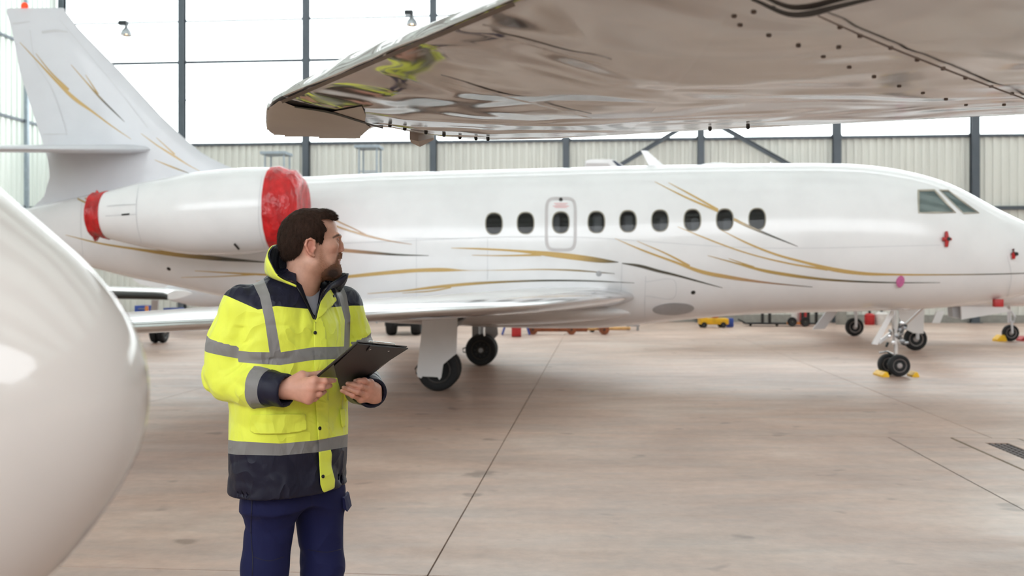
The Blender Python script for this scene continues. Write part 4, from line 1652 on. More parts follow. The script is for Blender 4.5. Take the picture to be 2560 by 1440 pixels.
hp = [PW(1028, 334), PW(1050, 337), PW(1085, 342)]
MB().loft([[hp[0] + Vector((0, dy, dz)) for dy, dz in ((-.05, .01), (.03, .01), (.05, -.012), (.0, -.03), (-.05, -.025))],
           [hp[1] + Vector((0, dy, dz)) for dy, dz in ((-.06, .01), (.03, .01), (.05, -.014), (.0, -.04), (-.06, -.03))],
           [hp[2] + Vector((0, dy, dz)) for dy, dz in ((-.02, .01), (.0, .01), (.01, .0), (.0, -.01), (-.02, -.006))]]).build('hinge_fairing', 'wing_tip_paint', wing_o, True, .5)
# body and gear of that aircraft, outside the frame
rings = []
for s_, r_, z_ in ((-6.0, .05, 2.3), (-5.6, .4, 2.3), (-4.5, .8, 2.35), (-3, 1.05, 2.45), (0, 1.1, 2.5), (4, 1.1, 2.5), (6.0, .9, 2.6), (7.6, .45, 2.9), (8.2, .1, 3.0)):
    rings.append([Vector((6.6 + r_ * math.cos(q_), s_, z_ + r_ * math.sin(q_))) for q_ in np.linspace(0, 2 * PI, 33)[:-1]])
MB().loft(rings).build('fuselage', 'white_paint', jet_o, True, .8)
for (x, y, z) in ((4.6, 1.0, 2.05), (8.6, 1.0, 2.05), (6.6, -4.2, 1.5)):
    g = MB().tube([(x, y, .3), (x, y, z)], .06, 10).build('landing_gear', 'bare_metal', jet_o)
    wheel(g, (x, y, .3), (1, 0, 0), .3, .2)
MB().prism([(6.6, 1.5, 1.95), (6.6, -1.3, 1.95), (12.5, .2, 2.1), (12.5, 1.4, 2.1)], (0, 0, .2)).build('wing', 'white_paint', jet_o, False)

# ================================================================== FOREGROUND NOSE
YN = 1.10
top_n = [(356, 1000), (352, 930), (333, 850), (285, 760), (200, 658), (100, 570), (0, 487), (-150, 365), (-400, 190), (-800, -40), (-1500, -250), (-2600, -330)]
bot_n = [(356, 1000), (347, 1090), (308, 1190), (225, 1320), (130, 1435), (0, 1540), (-150, 1620), (-400, 1700), (-800, 1760), (-1500, 1790), (-2600, 1800)]
tn = np.array([[-(P(x, y, YN)).x, P(x, y, YN).z] for x, y in top_n])
bn = np.array([[-(P(x, y, YN)).x, P(x, y, YN).z] for x, y in bot_n])
nose_o = thing('nose_section_jet', 'very close glossy white rounded aircraft nose cut by the frame edge', 'airplane', (-1.6, YN, 0))
x_tip, x_end = tn[0, 0], 1.75
rings = []
for q_ in np.linspace(0, 1, 60) ** 2:
    xx = x_tip + (x_end - x_tip) * q_
    zt, zb = smooth_interp(np.array([xx]), tn)[0], smooth_interp(np.array([xx]), bn)[0]
    w_ = .75 * (zt - zb) / 2 * (1 if xx < 1 else 1)
    w_ = min(w_, .34)
    rings.append([Vector((-xx, YN + w_ * math.cos(t_), (zt + zb) / 2 + (zt - zb) / 2 * math.sin(t_))) for t_ in np.linspace(0, 2 * PI, 65)[:-1]])
MB().loft(rings).build('radome', 'radome_paint', nose_o, True, .9)
MB().tube([(-1.6, YN, .2), (-1.6, YN, 1.4)], .05, 10).build('nose_leg', 'bare_metal', nose_o)
wheel(nose_o, (-1.6, YN, .22), (0, 1, 0), .22, .15)

# ================================================================== OTHER AIRCRAFT BEHIND
mk('deice_boot', (38, 36, 34), 0.6, var=0.1)
mk('blue_cabinet', (52, 82, 170), 0.45, var=0.1)
mk('orange_post', (226, 140, 70), 0.5, var=0.1)
mk('blue_dark', (38, 58, 92), 0.5, var=0.15)
mk('navy_band', (44, 52, 78), 0.4, var=0.1)


def tube_body(pts, hw=1.0, n=28):
    """pts = [(x, y, zc, r)...] rings perpendicular to the path"""
    rings = []
    for i, (x, y, z, r) in enumerate(pts):
        a_, b_ = pts[max(i - 1, 0)], pts[min(i + 1, len(pts) - 1)]
        d_ = Vector((b_[0] - a_[0], b_[1] - a_[1], 0)).normalized()
        sd = d_.cross(Vector((0, 0, 1)))
        rings.append([Vector((x, y, z)) + sd * (r * math.cos(q_)) + Vector((0, 0, r * math.sin(q_))) for q_ in np.linspace(0, 2 * PI, n + 1)[:-1]])
    return MB().loft(rings)


# small jet behind the nose: wheels at (2136,840) (2290,876) and nose wheel (2526,853)
w1, w2, w3 = PF(2136, 840), PF(2288, 876), PF(2526, 853)
hd = (w3 - (w1 + w2) / 2).normalized()
hd = Vector((.996, -.09, 0))
cc = (w1 + w2) / 2
sj = thing('small_jet', 'small white jet standing behind the nose of the striped jet', 'airplane', (cc.x, cc.y, 0))
sd = Vector((-hd.y, hd.x, 0))
b0 = cc + sd * .2


def SJ(s_, t_, z_):
    return b0 + hd * s_ + sd * t_ + Vector((0, 0, z_))


path = [(-7.4, 2.35, .08), (-6.5, 2.25, .35), (-4.5, 2.05, .62), (-2.5, 1.85, .78), (0, 1.75, .80), (2.5, 1.75, .80), (3.8, 1.68, .72), (4.8, 1.55, .55), (5.6, 1.42, .32), (6.0, 1.36, .08)]
tube_body([(SJ(s_, 0, 0).x, SJ(s_, 0, 0).y, z_, r_) for s_, z_, r_ in path]).build('fuselage', 'white_paint', sj, True, .8)
for sg in (-1, 1):
    st = [(SJ(1.0, sg * .3, 1.15), SJ(-1.2, sg * .3, 1.15), .12), (SJ(.5, sg * 3.4, 1.28), SJ(-1.0, sg * 3.4, 1.28), .11), (SJ(.2, sg * 6.4, 1.45), SJ(-.7, sg * 6.4, 1.45), .10)]
    wing_mesh(lerp_st([(i, a_, b_, c_) for i, (a_, b_, c_) in enumerate(st)], 9), 0, 1).build('wing', 'white_paint', sj, True, .9)
finp = [(1462, 415), (1464, 402), (1478, 398), (1532, 398), (1556, 412), (1640, 500), (1500, 520), (1440, 500)]
Zf = SJ(-6.5, 0, 0).y
MB().prism([P(x, y, Zf) for x, y in finp], (0, .16, 0)).build('tail_fin', 'white_paint', sj, False)
MB().prism([P(x, y, Zf - .012) for x, y in ((1530, 401), (1538, 402), (1558, 416), (1544, 416))], (0, .18, 0)).build('fin_band', 'navy_band', sj, False)
MB().prism([P(x, y, Zf - .012) for x, y in ((1466, 408), (1520, 408), (1528, 416), (1462, 416))], (0, .18, 0)).build('fin_panel', 'door_ring', sj, False)
for (pw, r_, dr_) in ((w1, .27, None), (w2, .27, 1)):
    c_ = Vector((pw.x, pw.y, 0))
    g = MB().tube([c_ + Vector((.0, -.14, r_)), c_ + Vector((0, -.14, .62))], .04, 10).tube([c_ + Vector((0, -.14, .6)), c_ + Vector((0, -.05, 1.3))], .055, 10).build('main_gear', 'tail_paint', sj)
    wheel(g, c_ + Vector((0, 0, r_)), (0, 1, 0), r_, .17, 'hub_light')
Zq = w2.y - .2
MB().prism([P(x, y, Zq) for x, y in ((2240, 772), (2311, 772), (2309, 834), (2284, 833), (2262, 822))], (0, .03, 0)).build('gear_door', 'white_paint', sj, False)
c_ = Vector((w3.x, w3.y, 0))
g = MB().tube([c_ + Vector((0, -.11, .22)), c_ + Vector((-.02, -.11, .55))], .03, 8).tube([c_ + Vector((-.02, 0, .5)), c_ + Vector((-.06, 0, 1.15))], .05, 10).tube([c_ + Vector((.03, -.11, .50)), c_ + Vector((.07, -.11, .66)), c_ + Vector((.0, -.05, .8))], .025, 8).build('nose_gear', 'tail_paint', sj)
wheel(g, c_ + Vector((0, 0, .225)), (0, 1, 0), .225, .14, 'hub_light')
MB().prism([P(x, y, w3.y - .6) for x, y in ((2402, 763), (2490, 756), (2505, 762), (2530, 778), (2404, 799))], (0, .04, 0)).build('gear_door', 'white_paint', sj, False)
MB().prism([P(x, y, w3.y - .4) for x, y in ((2380, 766), (2402, 764), (2404, 797), (2382, 793))], (0, .3, 0)).build('equipment_bay', 'panel_grey', sj, False)
MB().prism([P(x, y, w2.y + .8) for x, y in ((2342, 778), (2362, 778), (2350, 808), (2330, 808))], (0, .04, 0)).build('flap_fairing', 'white_paint', sj, False)
MB().prism([P(x, y, w1.y - 1.5) for x, y in ((2066, 778), (2096, 778), (2062, 822), (2032, 824))], (0, .05, 0)).build('flap_fairing', 'tail_paint', sj, False)
chock(PF(2499, 853), (0, 1, 0), 'yellow wheel chock beside the nose wheel of the small jet', L=.32, w=.26, h=.17)
chock(PF(2556, 852), (0, 1, 0), 'dark red wheel chock at the right picture edge', 'red_plain', L=.3, w=.22, h=.13)

# propeller aircraft at the left: wing with black boot, leg and wheel
w4 = PF(398, 857)
pa = thing('propeller_airplane', 'white low wing aircraft with black de-icing boot half hidden by the close nose', 'airplane', (w4.x - 3, w4.y, 0))
Zp = 23.5
st = [(P(415, 741, Zp), P(415, 741, Zp) + Vector((0, 2.0, .05)), .10), (P(400, 738, Zp), P(400, 738, Zp) + Vector((0, 2.2, .05)), .12), (P(-60, 728, Zp + 1.5), P(-60, 728, Zp + 1.5) + Vector((0, 3.0, .05)), .12)]
stt = lerp_st([(0, *st[0]), (1, *st[1]), (6, *st[2])], 16)
wo = wing_mesh(stt, .05, 1).build('wing', 'white_paint', pa, True, .9)
wing_mesh([(a_ + Vector((0, 0, -.03)), b_, c_) for a_, b_, c_ in stt], 0, .06, 8).build('deice_boot', 'deice_boot', wo, True, .9)
tube_body([(-15.5, Zp + .5, 1.9, .1), (-15.0, Zp + .6, 1.9, .5), (-14, Zp + .8, 1.9, .75), (-14, Zp + 5, 1.9, .75), (-14, Zp + 9, 2.1, .3)]).build('fuselage', 'white_paint', pa, True, .8)
c_ = Vector((w4.x, w4.y, 0))
g = MB().tube([c_ + Vector((0, .0, .3)), P(385, 750, w4.y)], .07, 10).build('main_gear', 'tail_paint', pa)
for dx in (-.10, .10):
    wheel(g, c_ + Vector((dx, 0, .3)), (1, 0, 0), .3, .17)
MB().prism([P(x, y, w4.y - .3) for x, y in ((380, 752), (396, 750), (394, 786), (375, 788))], (0, .04, 0)).build('gear_door', 'tail_paint', pa, False)

# pale fuselage belly of the aircraft behind the engineer
wj = PF(510, 812)
pb = thing('parked_airplane', 'pale grey aircraft belly seen under the tail of the striped jet', 'airplane', P(520, 822, 31))
def at31(x, y, r):
    p = P(x, y, 31)
    return (p.x, p.y, p.z, r)
tube_body([at31(400, 733, .08), at31(430, 730, .28), at31(480, 728, .46), at31(560, 722, .60), at31(680, 712, .66), at31(800, 708, .55), at31(880, 700, .2)]).build('fuselage', 'tail_paint', pb, True, .8)
for x in (530, 760):
    p = P(x, 745, 31)
    g = MB().tube([(p.x, 31, .25), (p.x, 31, p.z)], .05, 8).build('landing_gear', 'bare_metal', pb)
    wheel(g, (p.x, 31, .24), (1, 0, 0), .24, .15)
MB().prism([P(x, y, 33) for x, y in ((330, 697), (345, 694), (520, 726), (520, 732), (430, 726), (352, 712))], (0, .9, 0)).build('wing', 'white_paint', pb, False)

# ================================================================== EQUIPMENT ALONG THE BACK WALL
def cabinet(x0, x1, ytop, Z, label, mat_='blue_cabinet'):
    a_, b_ = P(x0, ytop, Z), P(x1, ytop, Z)
    w_, h_ = b_.x - a_.x, a_.z
    t = thing('tool_cabinet', label, 'cabinet', ((a_.x + b_.x) / 2, Z, 0), 'blue tool cabinets')
    MB().box(((a_.x + b_.x) / 2, Z + .3, h_ / 2 + .04), (w_, .6, h_ - .08), None, .015).build('body', mat_, t)
    for k in range(3):
        d_ = MB().box(((a_.x + b_.x) / 2, Z - .01, h_ * (.2 + .3 * k)), (w_ * .92, .03, h_ * .26), None, .008).build('drawer', mat_, t)
        MB().box(((a_.x + b_.x) / 2, Z - .035, h_ * (.27 + .3 * k)), (w_ * .5, .03, .03)).build('handle', 'bare_metal', d_)
    for sx in (-1, 1):
        for sy in (.08, .52):
            MB().box(((a_.x + b_.x) / 2 + sx * w_ * .4, Z + sy, .04), (.06, .06, .08)).build('foot', 'black_part', t)


cabinet(336, 378, 764, 33, 'blue tool cabinet under the wing with the black boot')
cabinet(408, 446, 770, 33.5, 'blue tool cabinet right of the white gear leg')
cabinet(310, 332, 786, 31, 'low blue tool cabinet at the edge of the close nose')
cabinet(528, 548, 742, 33.4, 'dark blue tall cabinet beside the engineer shoulder', 'blue_dark')
p = P(367, 765, 32.2)
tag(MB().box((p.x, 32.2, p.z / 2), (.09, .09, p.z), None, .01).box((p.x, 32.2, .02), (.3, .3, .04)).build('barrier_post', 'orange_post'), 'thin orange post in front of the blue cabinet', 'post')
p = P(907, 815, 27)
tag(MB().box((p.x, 27, .42), (.06, .06, .84), None, .01).box((p.x, 27, .015), (.25, .25, .03)).build('marker_post', 'orange_post'), 'thin pale wooden post standing right of the engineer arm', 'post')

# tow tractor, only its axle and twin tyres show below the wing
tq = PF(1008, 838)
tt = thing('tow_tractor', 'black tow tractor chassis with two fat tyres under the wing', 'tractor', (tq.x, tq.y, 0))
for x in (979, 1041):
    p = PF(x, 838)
    wheel(tt, (p.x, tq.y, .34), (1, 0, 0), .34, .30, 'black_part')
MB().box((tq.x, tq.y + .2, .42), (1.05, .9, .30), None, .04).build('chassis', 'black_part', tt)
MB().box((tq.x, tq.y + 1.2, .75), (1.1, 2.2, .5), None, .06).build('body', 'blue_dark', tt)
MB().tube([(tq.x - .5, tq.y, .34), (tq.x + .5, tq.y, .34)], .06, 10).build('axle', 'dark_metal', tt)

# red tool box on blue trestle legs, rusty tow bar trolley
p = PF(1291, 842)
rb = thing('red_tool_box', 'red metal tool box standing between blue trestle legs', 'tool box', (p.x, p.y, 0))
MB().box((p.x, p.y, .135), (.28, .3, .25), None, .015).build('body', 'red_plain', rb)
MB().box((p.x, p.y, .275), (.30, .32, .04), None, .012).build('lid', 'red_plain', rb)
MB().tube([(p.x - .08, p.y, .29), (p.x - .07, p.y, .33), (p.x + .07, p.y, .33), (p.x + .08, p.y, .29)], .012, 8).build('handle', 'black_part', rb)
p = PF(1288, 839)
tr = thing('trestle', 'blue steel trestle behind the red tool box', 'trestle', (p.x, p.y + .6, 0))
for x, dx in ((1262, -.08), (1318, .08)):
    q_ = PF(x, 839)
    for dy in (.45, .9):
        MB().tube([(q_.x + dx, p.y + dy, 0), (q_.x - dx, p.y + dy, .5)], .03, 8).build('leg', 'blue_cabinet', tr)
MB().box((p.x, p.y + .67, .52), (.75, .6, .06)).build('top', 'blue_cabinet', tr, False)
mk('rust', (150, 84, 52), 0.7, var=0.25, vs=8)
mk('pale_wood', (206, 160, 100), 0.6, var=0.15)
a_, b_ = PF(1330, 836), PF(1574, 833)
tb = thing('tow_bar', 'long rusty tow bar trolley lying on small wheels under the belly', 'tow bar', ((a_ + b_) / 2))
MB().tube([Vector((a_.x, a_.y, .17)), Vector(((a_.x * .45 + b_.x * .55), a_.y, .17))], .09, 10).build('bar', 'rust', tb)
MB().tube([Vector(((a_.x * .45 + b_.x * .55), a_.y, .17)), Vector((b_.x, b_.y, .15))], .055, 10).build('drawbar', 'pale_wood', tb)
for x in (1332, 1428, 1510):
    p = PF(x, 836)
    MB().lathe((p.x, a_.y, .15), (0, 1, 0), [(-.15, .15), (.15, .15)], 18).build('roller', 'rust', tb)
    MB().tube([(p.x, a_.y - .2, .15), (p.x, a_.y + .2, .15)], .03, 8).build('axle', 'dark_metal', tb)
p = PF(1500, 832)
ct = thing('floor_jack', 'low black hydraulic jack behind the rusty tow bar', 'jack', (p.x, p.y + .5, 0))
MB().box((p.x, p.y + .5, .17), (.6, .4, .16), None, .03).build('body', 'black_part', ct)
for dx in (-.22, .22):
    wheel(ct, (p.x + dx, p.y + .28, .09), (0, 1, 0), .09, .06)
p = PF(1582, 826)
sn = thing('stand', 'small grey axle stand behind the belly', 'stand', (p.x, p.y, 0))
MB().box((p.x, p.y, .16), (.42, .2, .05)).build('top', 'bare_metal', sn, False)
for dx in (-.16, .16):
    MB().box((p.x + dx, p.y, .07), (.05, .16, .14)).build('leg', 'bare_metal', sn, False)

# yellow tug with blue hitch and long black transport dolly
mk('yellow_paint', (232, 178, 24), 0.4, var=0.12)
p = PF(1783, 819)
yt = thing('yellow_tug', 'small yellow electric tug with red lamp', 'tug', (p.x, p.y, 0))
MB().box((p.x, p.y, .22), (1.0, .5, .22), None, .05).build('body', 'yellow_paint', yt)
MB().box((p.x - .38, p.y, .34), (.3, .45, .12), None, .04).build('bonnet', 'yellow_paint', yt)
MB().ell((p.x + .05, p.y, .40), (.16, .12, .07)).build('lamp', 'red_plain', yt)
for dx in (-.36, .3):
    for dy in (-.24, .24):
        wheel(yt, (p.x + dx, p.y + dy, .1), (0, 1, 0), .1, .07)
q_ = PF(1824, 818)
bb = MB().box((q_.x, q_.y, .17), (.24, .24, .30), None, .03).box((q_.x, q_.y, .015), (.2, .2, .03)).build('blue_bucket', 'blue_cabinet')
tag(bb, 'small blue bucket beside the yellow tug', 'bucket')
a_, b_ = PF(1862, 815), PF(2040, 815)
td = thing('transport_dolly', 'long black transport dolly with uprights behind the jet belly', 'dolly', ((a_ + b_) / 2))
L = b_.x - a_.x
MB().box(((a_.x + b_.x) / 2, a_.y, .10), (L, .7, .06), None, .01).build('bed', 'black_part', td)
for fx in (.22, .32, .78, .86, .97):
    MB().box((a_.x + L * fx, a_.y - .28, .36), (.10, .08, .5), None, .01).build('upright', 'black_part', td)
for fx in (.62, .80):
    wheel(td, (a_.x + L * fx, a_.y - .42, .17), (0, 1, 0), .17, .10)
for fx in (.08, .45):
    wheel(td, (a_.x + L * fx, a_.y, .05), (0, 1, 0), .05, .08)
MB().box((a_.x + L * .66, a_.y - .36, .12), (.55, .05, .09)).build('reflector_board', 'orange_post', td, False)
MB().tube([(a_.x - .0, a_.y, .12), (a_.x - .25, a_.y, .25)], .03, 8).build('drawbar', 'black_part', td)
# red canisters and pale drums at the foot of the wall
mk('pale_drum', (220, 214, 210), 0.6, var=0.1)
for (x, y, w_, h_, mt, lab) in ((2012, 812, .36, .75, 'red_plain', 'red canister behind the slanted white flap'), (2174, 812, .36, .45, 'red_plain', 'red canister right of the thin wheel leg'),
                                (2204, 812, .46, .50, 'pale_drum', 'pale drum beside the red canister behind the nose gear'), (1990, 811, .34, .80, 'pale_drum', 'pale drum left of the red canister'),
                                (2103, 811, .40, .85, 'plinth', 'grey drum behind the small jet wheel')):
    p = PF(x, y)
    t = thing('canister', lab, 'canister', (p.x, p.y, 0), 'canisters at the back wall')
    MB().lathe((p.x, p.y, 0), (0, 0, 1), [(0, w_ / 2 * .95), (.04, w_ / 2), (h_ * .8, w_ / 2), (h_ * .92, w_ / 2 * .7), (h_ * .95, .06)], 20).build('body', mt, t)
    MB().lathe((p.x, p.y, h_ * .94), (0, 0, 1), [(0, .05), (.08, .05), (.09, .03)], 12).build('valve', 'black_part', t)

# ================================================================== THE ENGINEER
mk_attr('skin', 0.48, 0.0, 0.0, 0.12, 420, sss=0.0)
mk('hair', (56, 40, 32), 0.75, spec=0.15, var=0.25, vs=90, bump=0.5, bs=160, stretch=(1, 1, .35), bdist=.003)


def cloth(name, col, rough, wr=0.5, ws=14.0, var=.05, sheen=.2, fine=True):
    k = Nodes(name)
    c = lin(col)
    d = tuple(v * (1 - var * 2) for v in c[:3]) + (1,)
    k.l(k.ramp(k.noise(5, 4), [(0.3, d), (0.65, c)]), k.b.inputs['Base Color'])
    k.b.inputs['Roughness'].default_value = rough
    k.b.inputs['Sheen Weight'].default_value = sheen
    k.b.inputs['Specular IOR Level'].default_value = .3

    def ridge(scale, st_, dist):
        nz = k.noise(scale, 2, 0.5, st_, dist)
        a1 = k.n('ShaderNodeMath', operation='SUBTRACT')
        k.l(nz, a1.inputs[0])
        a1.inputs[1].default_value = .5
        a2 = k.n('ShaderNodeMath', operation='ABSOLUTE')
        k.l(a1.outputs[0], a2.inputs[0])
        a3 = k.n('ShaderNodeMath', operation='MULTIPLY_ADD')
        k.l(a2.outputs[0], a3.inputs[0])
        a3.inputs[1].default_value = -5.0
        a3.inputs[2].default_value = 1.0
        a4 = k.n('ShaderNodeMath', operation='MAXIMUM')
        k.l(a3.outputs[0], a4.inputs[0])
        a4.inputs[1].default_value = 0.0
        a5 = k.n('ShaderNodeMath', operation='POWER')
        k.l(a4.outputs[0], a5.inputs[0])
        a5.inputs[1].default_value = 2.0
        return a5.outputs[0]
    ad = k.n('ShaderNodeMath', operation='ADD')
    k.l(ridge(ws * .45, (1, 1, .7), 1.0), ad.inputs[0])
    k.l(k.noise(ws, 3, 0.5, (1, 1, .6), 0.8), ad.inputs[1])
    b1 = k.bump(ad.outputs[0], wr, 0.012)
    if fine:
        b2 = k.n('ShaderNodeBump')
        b2.inputs['Strength'].default_value = .25
        b2.inputs['Distance'].default_value = .0006
        k.l(k.noise(900, 2), b2.inputs['Height'])
        k.l(b1.outputs[0], b2.inputs['Normal'])
        k.l(b2.outputs[0], k.b.inputs['Normal'])
    MATS[name] = k.m


cloth('hivis_yellow', (238, 246, 84), 0.55, .45, 13, .03)
cloth('navy_shell', (27, 27, 46), 0.5, .55, 13, .05, 0.0)
cloth('reflective_tape', (136, 133, 132), 0.5, .4, 15, .03, 0.0)
cloth('navy_cotton', (22, 26, 70), 0.8, .5, 9, .05, 0.0)
cloth('tee_grey', (168, 168, 176), 0.8, .3, 12)
cloth('lining_black', (16, 17, 30), 0.7, .3, 12, .05, 0.0)
mk('snap_black', (22, 22, 24), 0.3, 0.3, var=0.05)
mk('boot', (30, 27, 26), 0.5, var=0.1)
mk('eye_white', (226, 222, 216), 0.2, var=0)
mk('iris', (52, 66, 72), 0.15, var=0)
mk('board_black', (36, 33, 38), 0.5, var=0.06, bump=.1, bs=400, bdist=.001)
mk('pocket_film', (78, 72, 72), 0.25, var=0.08)
mk('paper', (240, 240, 238), 0.7, var=0.02)

TC = np.array([-.776, 3.47])                        # torso axis
FVW = np.array([.835, -.55, 0.0])                   # where the chest faces
RVW = np.array([-.55, -.835, 0.0])                  # his right
tor = np.array([(.86, .232, .170), (.92, .232, .168), (1.0, .234, .164), (1.22, .236, .160), (1.40, .240, .160), (1.50, .236, .148), (1.56, .222, .130), (1.60, .204, .116), (1.635, .165, .100), (1.662, .10, .08), (1.68, .05, .05)])


def A3(x, y, Z):
    return np.array(P(x, y, Z), dtype=np.float64)


def torso_d(p, off=0.0):
    z = p[:, 2]
    a_ = np.interp(z, tor[:, 0], tor[:, 1]) + off
    b_ = np.interp(z, tor[:, 0], tor[:, 2]) + off
    lean = np.clip((z - 1.2) * .06, 0, .03)
    qx, qy = p[:, 0] - TC[0], p[:, 1] - TC[1]
    lr = qx * RVW[0] + qy * RVW[1]
    fr = qx * FVW[0] + qy * FVW[1] - lean
    k0 = np.sqrt((lr / a_) ** 2 + (fr / b_) ** 2) + 1e-9
    k1 = np.sqrt((lr / a_ ** 2) ** 2 + (fr / b_ ** 2) ** 2) + 1e-9
    d = k0 * (k0 - 1) / k1
    return np.maximum(d, z - (1.68 + off))


R_ARM = [A3(606, 772, 3.33), A3(581, 856, 3.335), A3(563, 943, 3.33), A3(640, 966, 3.27), A3(718, 977, 3.22)]
R_RAD = [.080, .074, .067, .057, .055]
L_ARM = [A3(850, 772, 3.62), A3(872, 850, 3.66), A3(888, 930, 3.64), A3(905, 962, 3.54), A3(932, 984, 3.43)]
L_RAD = [.085, .074, .066, .058, .053]


def arc_t(p, pts):
    """arm coordinate 0 shoulder .. 1 wrist of the nearest point"""
    L = np.concatenate([[0], np.cumsum([np.linalg.norm(pts[i + 1] - pts[i]) for i in range(len(pts) - 1)])])
    best = np.full(len(p), 1e9)
    out = np.zeros(len(p))
    for i in range(len(pts) - 1):
        ab = pts[i + 1] - pts[i]
        lo, hi = (-1 if i == 0 else 0), (3 if i == len(pts) - 2 else 1)
        t = np.clip(((p - pts[i]) @ ab) / (ab @ ab), lo, hi)
        d = np.linalg.norm(p - pts[i] - t[:, None] * ab, axis=1)
        m = d < best
        best = np.where(m, d, best)
        out = np.where(m, (L[i] + t * (L[i + 1] - L[i])) / L[-1], out)
    return out


def sleeve(p, pts, rad, seed):
    d = s_chain(p, pts, rad, .05)
    n = pts[-1] - pts[-2]
    n = n / np.linalg.norm(n)

    def folds(m):
        q = p[m]
        t = arc_t(q, pts)
        w = np.exp(-((t - .52) / .24) ** 2) + .7 * np.exp(-((t - .08) / .16) ** 2)
        c1 = crease(q * np.array([.6, .6, 1.5]), 9, seed, 4)
        c2 = crease(q * np.array([1.3, 1.3, .6]), 12, seed + 2, 5)
        f = .012 * w * (c1 - .35) + .006 * (c2 - .3) + .004 * vnoise(q, 13, seed + 1)
        return f * (t < .78)
    d = near(d, folds)
    d = smax(d, (p - pts[-1]) @ n, .006)
    inner = s_cap(p, pts[-1] - n * .05, pts[-1] + n * .05, rad[-1] - .013, rad[-1] - .012)
    return np.maximum(d, -inner)


def jacket_d(p):
    p = p.astype(np.float64)
    t_ = torso_d(p)

    def drape(m):
        q = p[m]
        f = .0050 * vnoise(q * np.array([1.2, 1.2, .45]), 11, 2) + .0085 * (crease(q * np.array([1.4, 1.4, .7]), 6.5, 3, 5) - .3) + .0045 * (crease(q * np.array([.7, .7, 1.6]), 11, 6, 5) - .3)
        return f * np.clip((1.66 - q[:, 2]) / .1, 0, 1)
    t_ = smin(t_, s_ell(p, A3(742, 700, 3.46), (.100, .098, .040)), .03)
    t_ = near(t_, drape)
    t_ = smax(t_, .926 - p[:, 2], .01)
    inner = torso_d(p, -.012)
    t_ = np.maximum(t_, -np.maximum(inner, p[:, 2] - .97))      # hollow hem
    k_ = np.where(p[:, 2] > 1.50, .035, .010)
    d = smin(t_, sleeve(p, R_ARM, R_RAD, 11), k_)
    d = smin(d, sleeve(p, L_ARM, L_RAD, 21), k_)
    return d


JV, JT = sdf_mesh(jacket_d, (-1.12, 3.08, .89), (-.36, 3.86, 1.71), .0055)
jk_bvh = BVHTree.FromPolygons([tuple(v) for v in JV], [tuple(map(int, t)) for t in JT])


def which(V):
    """(torso, right sleeve, left sleeve) distances"""
    return torso_d(V), s_chain(V, R_ARM, R_RAD, .05), s_chain(V, L_ARM, L_RAD, .05)


def band(V, xs_, top_, bot_):
    x, y = px_of(V)
    return np.minimum(y - np.interp(x, xs_, top_), np.interp(x, xs_, bot_) - y)


CH = ([560, 625, 700, 783, 865, 900], [872, 880, 881, 868, 866, 872], [902, 908, 913, 900, 897, 902])
LW = ([560, 592, 700, 790, 868, 900], [1098, 1103, 1109, 1101, 1086, 1080], [1132, 1137, 1139, 1131, 1117, 1112])


def torso_only(V, f, k=2500):
    t_, r_, l_ = which(V)
    return np.minimum(f, (np.minimum(r_, l_) - t_) * k)


piece = {}
rest = (JV, JT)
V = rest[0]
x, y = px_of(V)
front = ((V[:, :2] - TC) @ FVW[:2]) * 700
f = np.minimum(poly_sd(x, y, [(741, 702), (738, 655), (835, 655), (826, 700), (812, 722), (800, 742), (791, 792), (788, 801), (783, 795), (765, 757), (741, 717)]), front - 10)
_, rest = split(*rest, f)


def take(name, fn):
    global rest
    if len(rest[1]) == 0:
        return
    (a_, b_) = split(*rest, fn(rest[0]))
    rest = b_
    if len(a_[1]):
        piece.setdefault(name, []).append(a_)


def arm_zone(pts, rad, t0, t1):
    def fn(V):
        t_, r_, l_ = which(V)
        mine = r_ if pts is R_ARM else l_
        other = np.minimum(t_, l_ if pts is R_ARM else r_)
        t = arc_t(V, pts)
        return np.minimum(np.minimum((t - t0), (t1 - t)) * 300, (other - mine) * 2500)
    return fn


for pts, rad in ((R_ARM, R_RAD), (L_ARM, L_RAD)):
    take('cuff', arm_zone(pts, rad, .855, 9))
    take('reflective_band', arm_zone(pts, rad, .765, .855))
    take('reflective_band', arm_zone(pts, rad, .235, .325))


def strap(poly):
    def fn(V):
        x, y = px_of(V)
        return poly_sd(x, y, poly)
    return fn


take('reflective_band', lambda V: torso_only(V, band(V, *CH)))
take('reflective_band', lambda V: torso_only(V, band(V, *LW)))
take('reflective_band', strap([(612, 680), (640, 676), (657, 692), (674, 735), (686, 790), (702, 881), (674, 883), (662, 800), (650, 745), (634, 712), (616, 696)]))
take('reflective_band', strap([(826, 690), (846, 694), (866, 735), (876, 790), (874, 868), (860, 868), (862, 800), (848, 745), (834, 715)]))


def hemf(V):
    x, y = px_of(V)
    return torso_only(V, y - np.interp(x, LW[0], LW[2]))


take('hem_panel', hemf)


def yoke(V):
    x, y = px_of(V)
    lim = np.interp(x, [500, 548, 566, 645, 690, 780, 830, 880, 940], [728, 736, 739, 774, 765, 773, 768, 764, 764])
    return lim - y


take('yoke_panel', yoke)

# ---- skin: head, neck, hands (one body)
ZHD = 3.44
KH = F / ZHD
dl = math.radians(14)
HF = np.array([math.cos(dl), math.sin(dl), 0])
HS = np.array([-math.sin(dl), math.cos(dl), 0])      # away from the camera
HC = A3(775, 700, ZHD)


def hp(px, py, b=0.0):
    return np.array([(px - 775) / KH / math.cos(math.radians(2.5)), b, (700 - py) / KH])


def loc(p):
    q_ = p - HC
    return np.stack([q_ @ HF, q_ @ HS, q_[:, 2]], 1)


def unloc(V):
    return HC + V[:, :1] * HF + V[:, 1:2] * HS + V[:, 2:3] * np.array([0, 0, 1.0])


